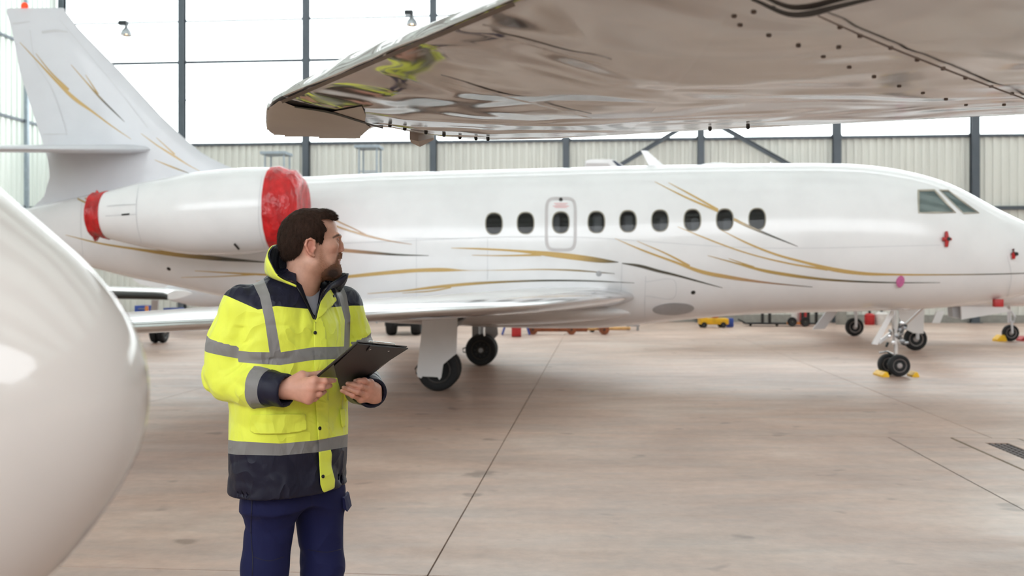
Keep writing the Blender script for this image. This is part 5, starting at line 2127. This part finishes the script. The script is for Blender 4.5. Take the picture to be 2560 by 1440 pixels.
def skull(q):
    d = s_ell(q, hp(768, 584), (.0870, .0735, .0785))
    d = smin(d, s_ell(q, hp(804, 576), (.051, .060, .058)), .03)
    d = smin(d, s_ell(q, hp(752, 610), (.060, .060, .055)), .04)
    return d


def head_d(q):
    d = skull(q)
    d = smin(d, s_ell(q, hp(810, 620), (.0470, .055, .066)), .03)
    d = smin(d, s_ell(q, hp(822, 650), (.034, .035, .036)), .02)
    d = smin(d, s_ell(q, hp(834, 678), (.0205, .026, .0195)), .02)
    d = smin(d, s_ell(q, hp(806, 658), (.042, .050, .044)), .03)
    for sg in (-1, 1):
        d = smin(d, s_cap(q, hp(787, 660, sg * .052), hp(832, 684, sg * .016), .016, .0155), .025)
        d = smin(d, s_ell(q, hp(827, 615, sg * .042), (.022, .017, .017)), .022)
        d = smin(d, s_cap(q, hp(847.5, 590.5, sg * .010), hp(840, 588.5, sg * .042), .0075, .0085), .014)
        d = smax(d, -s_ell(q, hp(849, 601, sg * .030), (.013, .016, .0095)), .012)
        d = smin(d, np.linalg.norm(q - hp(834.5, 601, sg * .030), axis=1) - .0128, .004)
    d = smin(d, s_chain(q, [hp(845, 597), hp(850.5, 610), hp(853, 622)], [.0062, .0080, .0098], .008), .010)
    for sg in (-1, 1):
        d = smin(d, s_ell(q, hp(848, 627, sg * .0115), (.010, .0068, .0070)), .006)
    d = smin(d, s_cap(q, hp(846.5, 638, 0), hp(846, 645, 0), .007, .006), .012)
    for sg in (-1, 1):
        d = smin(d, s_cap(q, hp(845.6, 650.5, 0), hp(836, 653, sg * .024), .0052, .003), .005)
        d = smin(d, s_cap(q, hp(844.6, 657, 0), hp(836, 655, sg * .021), .0056, .003), .005)
    d = smax(d, -s_cap(q, hp(851, 653.6, -.03), hp(851, 653.6, .03), .0016, .0016), .003)
    # neck
    d = smin(d, s_chain(q, [hp(764, 640), hp(756, 705), hp(748, 760)], [.060, .0575, .058], .02), .035)
    d = smin(d, s_cap(q, hp(775, 660, -.045), hp(768, 735, -.018), .014, .012), .03)      # neck muscle
    # ears
    for sg in (-1, 1):
        e = s_ell(q, hp(774, 619, sg * .0755), (.0155, .0075, .0285))
        rim = s_chain(q, [hp(785, 613, sg * .078), hp(783, 604, sg * .082), hp(774, 599.5, sg * .085), hp(765, 604, sg * .0865), hp(762, 615, sg * .0865), hp(767, 628, sg * .084), hp(774, 637, sg * .081), hp(781, 640, sg * .077)],
                      [.0028, .0036, .0040, .0042, .0040, .0040, .0045, .0052], .004)
        e = smin(e, rim, .005)
        e = smax(e, -s_ell(q, hp(777, 620, sg * .0875), (.0085, .0085, .0145)), .005)
        e = smax(e, -s_ell(q, hp(771, 609, sg * .0890), (.0060, .0045, .0085)), .004)
        e = smin(e, s_ell(q, hp(785, 622, sg * .077), (.0045, .005, .0055)), .004)
        d = smin(d, e, .006)
    return d


R_W = A3(712, 972, 3.235)
R_F = {'index': [A3(786, 951, 3.205), A3(812, 953, 3.215), A3(826, 952, 3.245), A3(836, 951, 3.27)],
       'middle': [A3(780, 970, 3.195), A3(806, 968, 3.205), A3(819, 965, 3.235), A3(826, 964, 3.265)],
       'ring': [A3(776, 987, 3.198), A3(798, 985, 3.21), A3(807, 981, 3.24), A3(812, 979, 3.265)],
       'little': [A3(771, 1000, 3.205), A3(786, 997, 3.22), A3(792, 994, 3.245), A3(796, 992, 3.265)]}
R_T = [A3(728, 957, 3.225), A3(755, 940, 3.235), A3(785, 938, 3.275), A3(812, 930, 3.325)]
L_W = A3(936, 985, 3.44)
L_F = {'index': [A3(925, 958, 3.40), A3(911, 952, 3.365), A3(898, 951.5, 3.36), A3(888, 952, 3.365)],
       'middle': [A3(923, 973, 3.395), A3(902, 966.5, 3.355), A3(882, 961, 3.352), A3(869, 959, 3.36)],
       'ring': [A3(915, 987, 3.395), A3(893, 979.5, 3.352), A3(872, 972, 3.352), A3(859, 969, 3.36)],
       'little': [A3(902, 997, 3.40), A3(882, 989, 3.36), A3(866, 982, 3.358), A3(854, 977, 3.365)]}
L_T = [A3(934, 968, 3.43), A3(922, 952, 3.46), A3(908, 942, 3.47), A3(893, 936, 3.455)]
RF = {'index': (.0116, .0100, .0088, .0074), 'middle': (.0118, .0102, .0090, .0074), 'ring': (.0112, .0096, .0084, .0070), 'little': (.0100, .0084, .0074, .0062)}


def hand_d(p, W_, Fg, Th):
    p = p.astype(np.float64)
    d = None
    for nm, ch in Fg.items():
        c_ = s_cap(p, W_, ch[0], .024, .0150)
        d = c_ if d is None else smin(d, c_, .016)
    d = smin(d, s_cap(p, W_, Th[1], .024, .015), .014)
    fd = None
    for nm, ch in Fg.items():
        r_ = RF[nm]
        c_ = s_chain(p, ch, r_, .004)
        for k in (0, 1):
            c_ = smin(c_, np.linalg.norm(p - ch[k], axis=1) - r_[k] * 1.03, .006)
        fd = c_ if fd is None else np.minimum(fd, c_)
    d = smin(d, fd, .007)
    return smin(d, s_chain(p, Th, (.019, .0140, .0115, .0090), .006), .012)


def rhand(p):
    return smin(hand_d(p, R_W, R_F, R_T), s_cap(p, R_W, A3(650, 968, 3.265), .027, .036), .02)


def lhand(p):
    return smin(hand_d(p, L_W, L_F, L_T), s_cap(p, L_W, A3(908, 964, 3.53), .027, .034), .02)


HVl, HT = sdf_mesh(head_d, hp(690, 772) - np.array([.01, .10, .03]), hp(866, 512) + np.array([.01, .10, .01]), .0024)
HV = unloc(HVl)
RV_, RT_ = sdf_mesh(rhand, A3(640, 1016, 3.2) - np.array([.0, .08, .0]), A3(848, 915, 3.2) + np.array([0, .16, 0]), .0021)
LV_, LT_ = sdf_mesh(lhand, A3(838, 1016, 3.4) - np.array([.0, .10, .0]), A3(950, 918, 3.4) + np.array([.0, .17, 0]), .0021)


def inner_body(p):
    p = p.astype(np.float64)
    d = np.maximum(torso_d(p, -.045), .92 - p[:, 2])
    d = smin(d, s_chain(p, R_ARM[:4], [.05, .045, .04, .034], .03), .03)
    d = smin(d, s_chain(p, L_ARM[:4], [.05, .045, .04, .034], .03), .03)
    for ch in (R_LEG, L_LEG):
        d = smin(d, s_chain(p, ch, [.07, .055, .05, .04], .03), .04)
    return d


R_LEG = [A3(684, 1235, 3.42), A3(664, 1420, 3.39), A3(660, 1560, 3.37), A3(652, 1860, 3.40)]
L_LEG = [A3(795, 1230, 3.54), A3(805, 1420, 3.52), A3(808, 1560, 3.50), A3(812, 1820, 3.53)]
BV, BT = sdf_mesh(inner_body, (-1.10, 3.10, .10), (-.38, 3.86, 1.62), .014)

# skin colours: warm face, redder ears and knuckles, stubble along the jaw, pale nails
SK, EAR, STUB, NAIL, LIP, NECK = (np.array(lin(c)) for c in ((222, 172, 150), (222, 140, 120), (156, 104, 76), (236, 190, 174), (190, 120, 106), (206, 154, 130)))


def mixc(base, col, w):
    w = np.clip(w, 0, 1)[:, None]
    return base * (1 - w) + col * w


ht = np.tile(SK, (len(HV), 1))
hx, hy = HVl[:, 0] * KH * math.cos(math.radians(2.5)) + 775, 700 - HVl[:, 2] * KH
ht = mixc(ht, NECK, (hy - 655) / 30 * (hx < 835))
ht = mixc(ht, EAR, np.exp(-(((hx - 772) / 13) ** 2 + ((hy - 619) / 24) ** 2) ** 2) * (np.abs(HVl[:, 1]) > .066) * .75)
st_in = poly_sd(hx, hy, [(801, 612), (806, 636), (813, 652), (826, 664), (834, 655), (840, 645), (845, 634), (864, 636), (864, 700), (822, 708), (800, 694), (792, 668), (792, 636)])
speck = .66 + .2 * vnoise(HV, 420, 4) + .2 * vnoise(HV, 900, 5)
ht = mixc(ht, STUB, np.clip((st_in + 5) / 12, 0, 1) * speck * .95)
ht = mixc(ht, LIP, np.exp(-(((hx - 845) / 6) ** 2 + ((hy - 655) / 4.5) ** 2)))
ht = mixc(ht, np.array(lin((226, 150, 132))), np.exp(-(((hx - 855) / 8) ** 2 + ((hy - 622) / 9) ** 2)) * .5)
ht = mixc(ht, np.array(lin((220, 150, 132))), np.exp(-(((hx - 830) / 12) ** 2 + ((hy - 628) / 14) ** 2)) * .35)
brow_sd = poly_sd(hx, hy, [(828, 594), (838, 587), (850, 584.5), (853, 588), (846, 590), (836, 594), (829, 597)])
ht = mixc(ht, np.array(lin((70, 52, 42))), np.clip((brow_sd + 1.5) / 2.5, 0, 1) * .9)


def hand_tone(V, Fg):
    t = np.tile(np.array(lin((212, 156, 134))), (len(V), 1))
    for nm, ch in Fg.items():
        for k, w_ in ((0, .65), (1, .4)):
            t = mixc(t, np.array(lin((222, 140, 120))), np.exp(-(np.linalg.norm(V - ch[k], axis=1) / .013) ** 2) * w_)
        d_ = ch[3] - ch[2]
        d_ /= np.linalg.norm(d_)
        view = -(ch[3] - np.array(CAMP))
        view /= np.linalg.norm(view)
        up_ = view - d_ * (view @ d_)
        up_ += np.array([0, 0, .6])
        up_ /= np.linalg.norm(up_)
        nc = ch[3] + up_ * RF[nm][3] - d_ * .001
        t = mixc(t, NAIL, np.exp(-(np.linalg.norm(V - nc, axis=1) / .0058) ** 4) * .9)
    return t


allV = np.concatenate([HV, RV_, LV_, BV])
o1, o2, o3 = len(HV), len(HV) + len(RV_), len(HV) + len(RV_) + len(LV_)
allT = np.concatenate([HT, RT_ + o1, LT_ + o2, BT + o3])
tone = np.concatenate([ht, hand_tone(RV_, R_F), hand_tone(LV_, L_F), np.tile(SK, (len(BV), 1))])
man = mesh_obj('person', allV, allT, 'skin', None, True, None, tone)
tag(man, 'bearded person in yellow and navy hi-vis jacket and navy trousers, looking aside with clipboard', 'person')

# ---- hair (shell plus short strands)
def hair_d(q):
    d = skull(q) - .0075
    d = smin(d, s_ell(q, hp(813, 541), (.036, .052, .0215)), .02)
    d = smin(d, s_ell(q, hp(748, 622), (.052, .057, .055)) - .004, .03)
    return near(d, lambda m: -(vnoise(q[m], 60, 8) * .0022 + vnoise(q[m] * np.array([1, 1, .4]), 140, 9) * .0016), .012)


hv, htri = sdf_mesh(hair_d, hp(682, 672) - np.array([0, .09, 0]), hp(852, 506) + np.array([0, .09, 0]), .0028)
hx2, hy2 = hv[:, 0] * KH + 775, 700 - hv[:, 2] * KH
jag = 1.6 * vnoise(hv, 150, 12)
hair_poly = [(841, 549), (828, 553), (815, 549), (799, 551), (807, 563), (813, 577), (807, 590), (805, 606), (801, 613), (790, 607), (783, 603), (774, 596), (764, 599), (757, 608), (757, 618), (749, 637), (736, 649), (716, 652), (700, 660), (670, 650), (670, 490), (850, 490)]
(hv2, ht2), _ = split(hv, htri, poly_sd(hx2, hy2, hair_poly) + jag)
hw = unloc(hv2)
e1 = hw[ht2[:, 1]] - hw[ht2[:, 0]]
e2 = hw[ht2[:, 2]] - hw[ht2[:, 0]]
fn = np.cross(e1, e2)
fn /= np.linalg.norm(fn, axis=1)[:, None] + 1e-12
cen_t = hw[ht2].mean(1)
out_dir = cen_t - (HC + HF * -.01 + np.array([0, 0, .155]))
fn *= np.sign((fn * out_dir).sum(1))[:, None]
pick = rng.choice(len(ht2), 14000)
sv, sf = [], []
for i in pick:
    n_ = fn[i]
    p_ = cen_t[i]
    front_w = np.clip(((p_ - HC) @ HF) / .09, -1, 1)
    grow = np.array([0, 0, -1.0]) * (.9 if front_w < .35 else 0) + HF * (.9 if front_w > .1 and p_[2] - HC[2] > .19 else -.35)
    d_ = n_ * .38 + grow * .9 + rng.normal(0, .22, 3)
    d_ /= np.linalg.norm(d_)
    L_ = rng.uniform(.005, .010)
    s_ = np.cross(d_, n_)
    s_ /= np.linalg.norm(s_) + 1e-9
    k = len(sv)
    sv += [p_ - s_ * .0005, p_ + s_ * .0005, p_ + d_ * L_]
    sf.append((k, k + 1, k + 2))
HVV = np.concatenate([hw, np.array(sv)])
HFF = np.concatenate([ht2, np.array(sf) + len(hw)])
mesh_obj('hair', HVV, HFF, 'hair', man, True, None)['label'] = 'short dark brown hair'


def beard_d(q):
    d = head_d(q)
    full = np.exp(-(((q[:, 0] - hp(832, 0)[0]) / .030) ** 2 + ((q[:, 2] - hp(0, 682)[2]) / .020) ** 2))
    return near(d, lambda m: -(.0028 + .0050 * full[m] + vnoise(q[m], 170, 31) * .0013 + vnoise(q[m], 380, 32) * .0009), .015)


bv, bt = sdf_mesh(beard_d, hp(785, 712) - np.array([0, .07, 0]), hp(866, 630) + np.array([0, .07, 0]), .0021)
bx, by = bv[:, 0] * KH + 775, 700 - bv[:, 2] * KH
jag = 1.6 * vnoise(bv, 230, 33) + .8 * vnoise(bv, 500, 34)
bp_ = [(846, 633), (866, 633), (866, 644), (846, 648), (843, 650), (845, 661), (866, 661), (866, 712), (808, 712), (801, 694), (800, 684), (808, 676), (818, 668), (829, 662), (836, 660), (838, 653), (841, 643)]
(bv2, bt2), _ = split(bv, bt, poly_sd(bx, by, bp_) + jag)
bx, by = bv2[:, 0] * KH + 775, 700 - bv2[:, 2] * KH
dk = np.clip(1.15 - np.hypot((bx - 830) / 26, (by - 684) / 20), 0, 1)
btone = mixc(np.tile(np.array(lin((132, 88, 62))), (len(bv2), 1)), np.array(lin((58, 40, 32))), dk * 1.3)
mk_attr('beard', .8, bump=.8, bs=700)
mesh_obj('beard', unloc(bv2), bt2, 'beard', man, True, None, btone)['label'] = 'short brown full beard'
for sg in (-1, 1):
    c_ = hp(834.8, 601, sg * .030)
    wv = unloc(c_[None, :])[0]
    eo = MB().ell(wv, (.0126, .0126, .0126)).build('eyeball', 'eye_white', man)
    dirv = Vector(HF) * .97
    MB().lathe(Vector(wv) + dirv * .0112, dirv, [(0, .0062), (.0014, .005), (.0022, .002)], 14).build('iris', 'iris', eo)
    eo.data.transform(Matrix.Identity(4))
    # lids
    lv, lt = sdf_mesh(lambda q: np.maximum(np.linalg.norm(q - c_, axis=1) - .0140, -np.maximum(np.linalg.norm((q - (c_ + np.array([.012, 0, -.0005]))) * np.array([.35, .40, 1.0]), axis=1) - .0032, -1)), c_ - .016, c_ + .016, .0012)
    lt_ = np.tile(np.array(lin((200, 148, 128))), (len(lv), 1))
    lt_ = mixc(lt_, np.array(lin((60, 44, 38))), np.clip(1 - np.abs(lv[:, 2] - c_[2] - .004) / .0018, 0, 1) * (lv[:, 0] > c_[0]))
    mesh_obj('eyelid', unloc(lv), lt, 'skin', man, True, None, lt_)

# ---- jacket pieces
jacket = mesh_obj('jacket', *rest, 'hivis_yellow', man, True, None)
jacket['label'] = 'hi-vis yellow waterproof jacket'
for nm, mt in (('cuff', 'navy_shell'), ('reflective_band', 'reflective_tape'), ('hem_panel', 'navy_shell'), ('yoke_panel', 'navy_shell')):
    for pc in piece.get(nm, []):
        # one object per connected stretch
        mesh_obj(nm, *pc, mt, jacket, True, None)


def cloth_patch(name, poly, mat_, off, zones=(), n=40, bulge=0.0, parent=None):
    px_ = np.array(poly, float)
    lo, hi = px_.min(0) - 2, px_.max(0) + 2
    nx_, ny_ = max(6, int((hi[0] - lo[0]) / 4)), max(6, int((hi[1] - lo[1]) / 4))
    gx, gy = np.meshgrid(np.linspace(lo[0], hi[0], nx_), np.linspace(lo[1], hi[1], ny_), indexing='ij')
    V, ok = [], []
    last = None
    for x, y in zip(gx.ravel(), gy.ravel()):
        l_, n_ = ray(jk_bvh, x, y)
        ok.append(l_ is not None)
        V.append(tuple(l_ + n_ * off) if l_ else (0, 0, 0))
    T = []
    for i in range(nx_ - 1):
        for j in range(ny_ - 1):
            q_ = [i * ny_ + j, (i + 1) * ny_ + j, (i + 1) * ny_ + j + 1, i * ny_ + j + 1]
            if all(ok[k] for k in q_):
                T += [(q_[0], q_[1], q_[2]), (q_[0], q_[2], q_[3])]
    (V2, T2), _ = split(np.array(V), np.array(T), poly_sd(gx.ravel(), gy.ravel(), px_))
    cur = (V2, T2)
    for zf, zm, zn in zones:
        a_, cur = split(*cur, zf(cur[0]))
        if len(a_[1]):
            mesh_obj(zn, *a_, zm, parent or jacket, True, None)
    # thickness: a back sheet and a rim so the flap is a real layer
    o = mesh_obj(name, *cur, mat_, parent or jacket, True, None)
    md = o.modifiers.new('thickness', 'SOLIDIFY')
    md.thickness = .003
    md.offset = 0
    return o


# placket strip, loose at the bottom
cloth_patch('placket', [(789, 797), (799, 788), (812, 830), (817, 1000), (819, 1110), (826, 1135), (824, 1165), (833, 1200), (832, 1219), (805, 1230), (799, 1212), (796, 1160), (793, 1100), (786, 1000), (783, 860), (783, 812)], 'hivis_yellow', .006,
            [(lambda V: band(V, *CH), 'reflective_tape', 'reflective_band'), (lambda V: band(V, *LW), 'reflective_tape', 'reflective_band')])
cloth_patch('storm_flap', [(811, 717), (818, 722), (836, 752), (820, 770), (801, 790), (789, 800), (792, 770), (799, 742)], 'hivis_yellow', .010)
cloth_patch('pocket_flap', [(628, 1036), (760, 1034), (764, 1074), (740, 1080), (700, 1084), (640, 1084), (628, 1078)], 'hivis_yellow', .007)
cloth_patch('pocket_flap', [(846, 1024), (861, 1020), (864, 1062), (850, 1070)], 'hivis_yellow', .007)
for (x, y, r_) in ((783.5, 832, .0062), (795, 1071, .0062), (803, 1191, .0062), (828, 743, .0058)):
    l_, n_ = ray(jk_bvh, x, y)
    MB().lathe(l_ + n_ * .008, n_, [(0, r_), (.003, r_), (.005, r_ * .7), (.0055, r_ * .2)], 16).build('snap_button', 'snap_black', jacket)

# collar: yellow outside, navy lining inside
st_c = [((741, 717, 3.285), (741, 714, 3.285)), ((712, 706, 3.29), (716, 702, 3.275)), ((690, 698, 3.30), (694, 688, 3.262)), ((674, 690, 3.335), (678, 660, 3.285)), ((667, 683, 3.37), (671, 638, 3.335)), ((670, 680, 3.43), (680, 618, 3.40)),
        ((690, 680, 3.51), (700, 612, 3.48)), ((735, 690, 3.58), (728, 620, 3.56)), ((792, 728, 3.61), (790, 655, 3.60)), ((834, 732, 3.58), (846, 680, 3.56)), ((848, 726, 3.50), (864, 687, 3.46)), ((831, 719, 3.42), (838, 702, 3.42)), ((812, 734, 3.355), (816, 720, 3.365)), ((800, 752, 3.325), (801, 744, 3.335))]
bs_ = spline([A3(*a_) for a_, b_ in st_c], 60)
ts_ = spline([A3(*b_) for a_, b_ in st_c], 60)
axc = np.array([-.735, 3.46])


def strip(off, name, mat_, lift=0.0, i0=0, i1=60):
    V, Fs = [], []
    R_ = 7
    for b_, t_ in zip(bs_, ts_):
        for k in range(R_):
            q_ = k / (R_ - 1)
            p_ = b_ * (1 - q_) + t_ * q_
            n_ = np.array([*(p_[:2] - axc), 0])
            n_ /= np.linalg.norm(n_) + 1e-9
            V.append(p_ + n_ * (off + .006 * math.sin(PI * q_)) + np.array([0, 0, lift * q_]))
    for i in range(59):
        for k in range(R_ - 1):
            a_ = i * R_ + k
            Fs.append((a_, a_ + R_, a_ + R_ + 1, a_ + 1))
    Fs = [f_ for f_ in Fs if i0 <= f_[0] // R_ < i1]
    o = mesh_obj(name, V, Fs, mat_, jacket, True, None)
    md = o.modifiers.new('thickness', 'SOLIDIFY')
    md.thickness = .004
    md.offset = 0
    return o


strip(.004, 'collar', 'hivis_yellow', 0, 0, 36)
strip(.004, 'collar', 'navy_shell', 0, 36, 60)
strip(-.004, 'collar_lining', 'navy_shell', .001)
# zip along the opening, lining behind it
zl = [A3(694, 688, 3.26), A3(715, 701, 3.272)] + [None] * 0
zpts = []
for x, y in ((742, 716), (754, 735), (766, 757), (776, 776), (786, 797)):
    l_, n_ = ray(jk_bvh, x - 2, y + 1)
    zpts.append(np.array(l_ + n_ * .002))
MB().tube([Vector(v) for v in spline(zl + zpts, 40)], .0032, 8).build('zip', 'snap_black', jacket)
zl = [A3(864, 687, 3.458), A3(838, 702, 3.418), A3(817, 719, 3.363), A3(803, 742, 3.325), A3(795, 770, 3.31), A3(788, 799, 3.305)]
MB().tube([Vector(v) for v in spline(zl, 40)], .0032, 8).build('zip', 'snap_black', jacket)


def lining_d(p):
    return np.maximum(torso_d(p.astype(np.float64), -.016), 1.40 - p[:, 2])


lv, lt = sdf_mesh(lining_d, (-1.05, 3.18, 1.38), (-.5, 3.76, 1.70), .008)
xl, yl = px_of(lv)
_, keep = split(lv, lt, np.minimum(poly_sd(xl, yl, [(750, 700), (740, 650), (815, 650), (806, 700), (797, 740), (790, 790), (783, 785), (766, 745)]), ((lv[:, :2] - TC) @ FVW[:2]) * 700 - 10))
mesh_obj('lining', *keep, 'lining_black', jacket, True, None)


def shirt_d(p):
    p = p.astype(np.float64)
    d = smin(torso_d(p, -.034), s_cap(p, A3(752, 700, 3.45), A3(756, 790, 3.46), .060, .085), .03)
    d = smax(d, (p[:, 2] - H) * F / p[:, 1] + 28 - .0 * p[:, 0] if False else p[:, 2] - 1.612, .004)
    return np.maximum(d, 1.40 - p[:, 2])


sv_, st__ = sdf_mesh(shirt_d, (-1.0, 3.2, 1.38), (-.52, 3.74, 1.63), .006)
mesh_obj('shirt', sv_, st__, 'tee_grey', man, True, None)['label'] = 'light grey round neck shirt'

# ---- trousers and boots
def trouser_d(p):
    p = p.astype(np.float64)
    d = np.maximum(torso_d(p, -.055), p[:, 2] - 1.05)
    d = np.maximum(d, .88 - p[:, 2])
    legs = None
    for ch, sd_ in ((R_LEG, 1), (L_LEG, 2)):
        r_ = [.090, .073, .071, .066]
        c_ = near(s_chain(p, ch, r_, .03), lambda m: .005 * vnoise(p[m] * np.array([1, 1, .6]), 11, 40 + sd_) + .005 * (crease(p[m] * np.array([1, 1, 1.3]), 8, 44 + sd_, 5) - .3))
        legs = c_ if legs is None else smin(legs, c_, .012)
    d = smin(d, legs, .08)
    return smax(d, .07 - p[:, 2], .01)


tv, tt_ = sdf_mesh(trouser_d, (-1.06, 3.16, .04), (-.48, 3.80, 1.06), .0065)
tro = mesh_obj('trousers', tv, tt_, 'navy_cotton', man, True, None)
tro['label'] = 'navy cotton work trousers'
tr_bvh = BVHTree.FromPolygons([tuple(v) for v in tv], [tuple(map(int, t)) for t in tt_])
pk = [A3(856, 1243, 3.50), A3(861, 1246, 3.50), A3(868, 1280, 3.50), A3(857, 1270, 3.50)]
MB().prism([Vector(v) for v in pk], (0, .10, 0)).build('pocket_flap', 'navy_cotton', tro, False)
for pts in ([(631, 1240, 2), (628, 1330, 2), (632, 1400, 2), (630, 1460, 2)], [(634, 1392, 1.6), (670, 1402, 1.6), (710, 1392, 1.6)], [(770, 1374, 1.6), (820, 1380, 1.6), (855, 1372, 1.6)]):
    V, Fs, T = ribbon(tr_bvh, pts, .0015, 6)
    if Fs:
        mesh_obj('seam', V, Fs, 'navy_shell', tro, False)
for ch, nm in ((R_LEG, 0), (L_LEG, 1)):
    b0_ = ch[-1]
    fd_ = np.array([.80, -.60, 0]) if nm == 0 else np.array([.90, -.43, 0])

    def boot_d(p):
        p = p.astype(np.float64)
        d = s_cap(p, [b0_[0], b0_[1], .06], [b0_[0], b0_[1], .20], .052, .055)
        d = smin(d, s_cap(p, np.array([b0_[0], b0_[1], .05]) - fd_ * .03, np.array([b0_[0], b0_[1], .045]) + fd_ * .17, .046, .046), .03)
        return smax(d, -p[:, 2], .012)
    v_, t_ = sdf_mesh(boot_d, (b0_[0] - .28, b0_[1] - .28, -.02), (b0_[0] + .28, b0_[1] + .28, .28), .008)
    mesh_obj('boot', v_, t_, 'boot', man, True, None)

# ---- clipboard (held, a thing of its own)
cA, cB, cCc = P(790, 942, 3.275), P(893, 855, 3.10), P(1018, 867, 3.29)
cD = cA + cCc - cB
nb = (cB - cA).cross(cCc - cB).normalized()
if nb.dot(CAMP - cA) < 0:
    nb = -nb


def onb(x, y, off=0.0):
    d_ = P(x, y, 1.0) - CAMP
    k = (cA - CAMP).dot(nb) / d_.dot(nb)
    return CAMP + d_ * k + nb * off


cb = thing('clipboard', 'black clipboard folder held open in both hands of the person', 'clipboard', cA)
MB().prism([cA, cB, cCc, cD], -nb * .003).build('board', 'pocket_film', cb, False)
MB().prism([onb(834, 911, .004), onb(893, 855, .004), onb(1019, 867, .004), onb(905, 940, .004), onb(850, 972, .004)], nb * .003).build('cover', 'board_black', cb, False)
MB().tube([cA + nb * .003, cB + nb * .003], .004, 8).build('spine', 'board_black', cb)
cM = (cA + cB + cCc + cD) / 4
MB().prism([q_.lerp(cM, .16) - nb * .0045 for q_ in (cA, cB, cCc, cD)], -nb * .002).build('paper_sheet', 'paper', cb, False)
MB().prism([onb(924, 857, .009), onb(986, 862, .009), onb(975, 877, .009), onb(914, 871, .009)], nb * .002).build('clip_plate', 'board_black', cb, False)
for x, y in ((923, 865.5), (969, 869.5)):
    MB().lathe(onb(x, y, .011), nb, [(0, .0032), (.0015, .0032), (.002, .001)], 10).build('rivet', 'chrome', cb)
e_t = (cCc - cB).normalized()
m = MB()
p0, p1 = cB.lerp(cCc, .24), cB.lerp(cCc, .74)
m.tube([p0 - nb * .003, p0 - nb * .007, p1 - nb * .007, p1 - nb * .003], .0022, 8)
m.build('clip', 'chrome', cb)
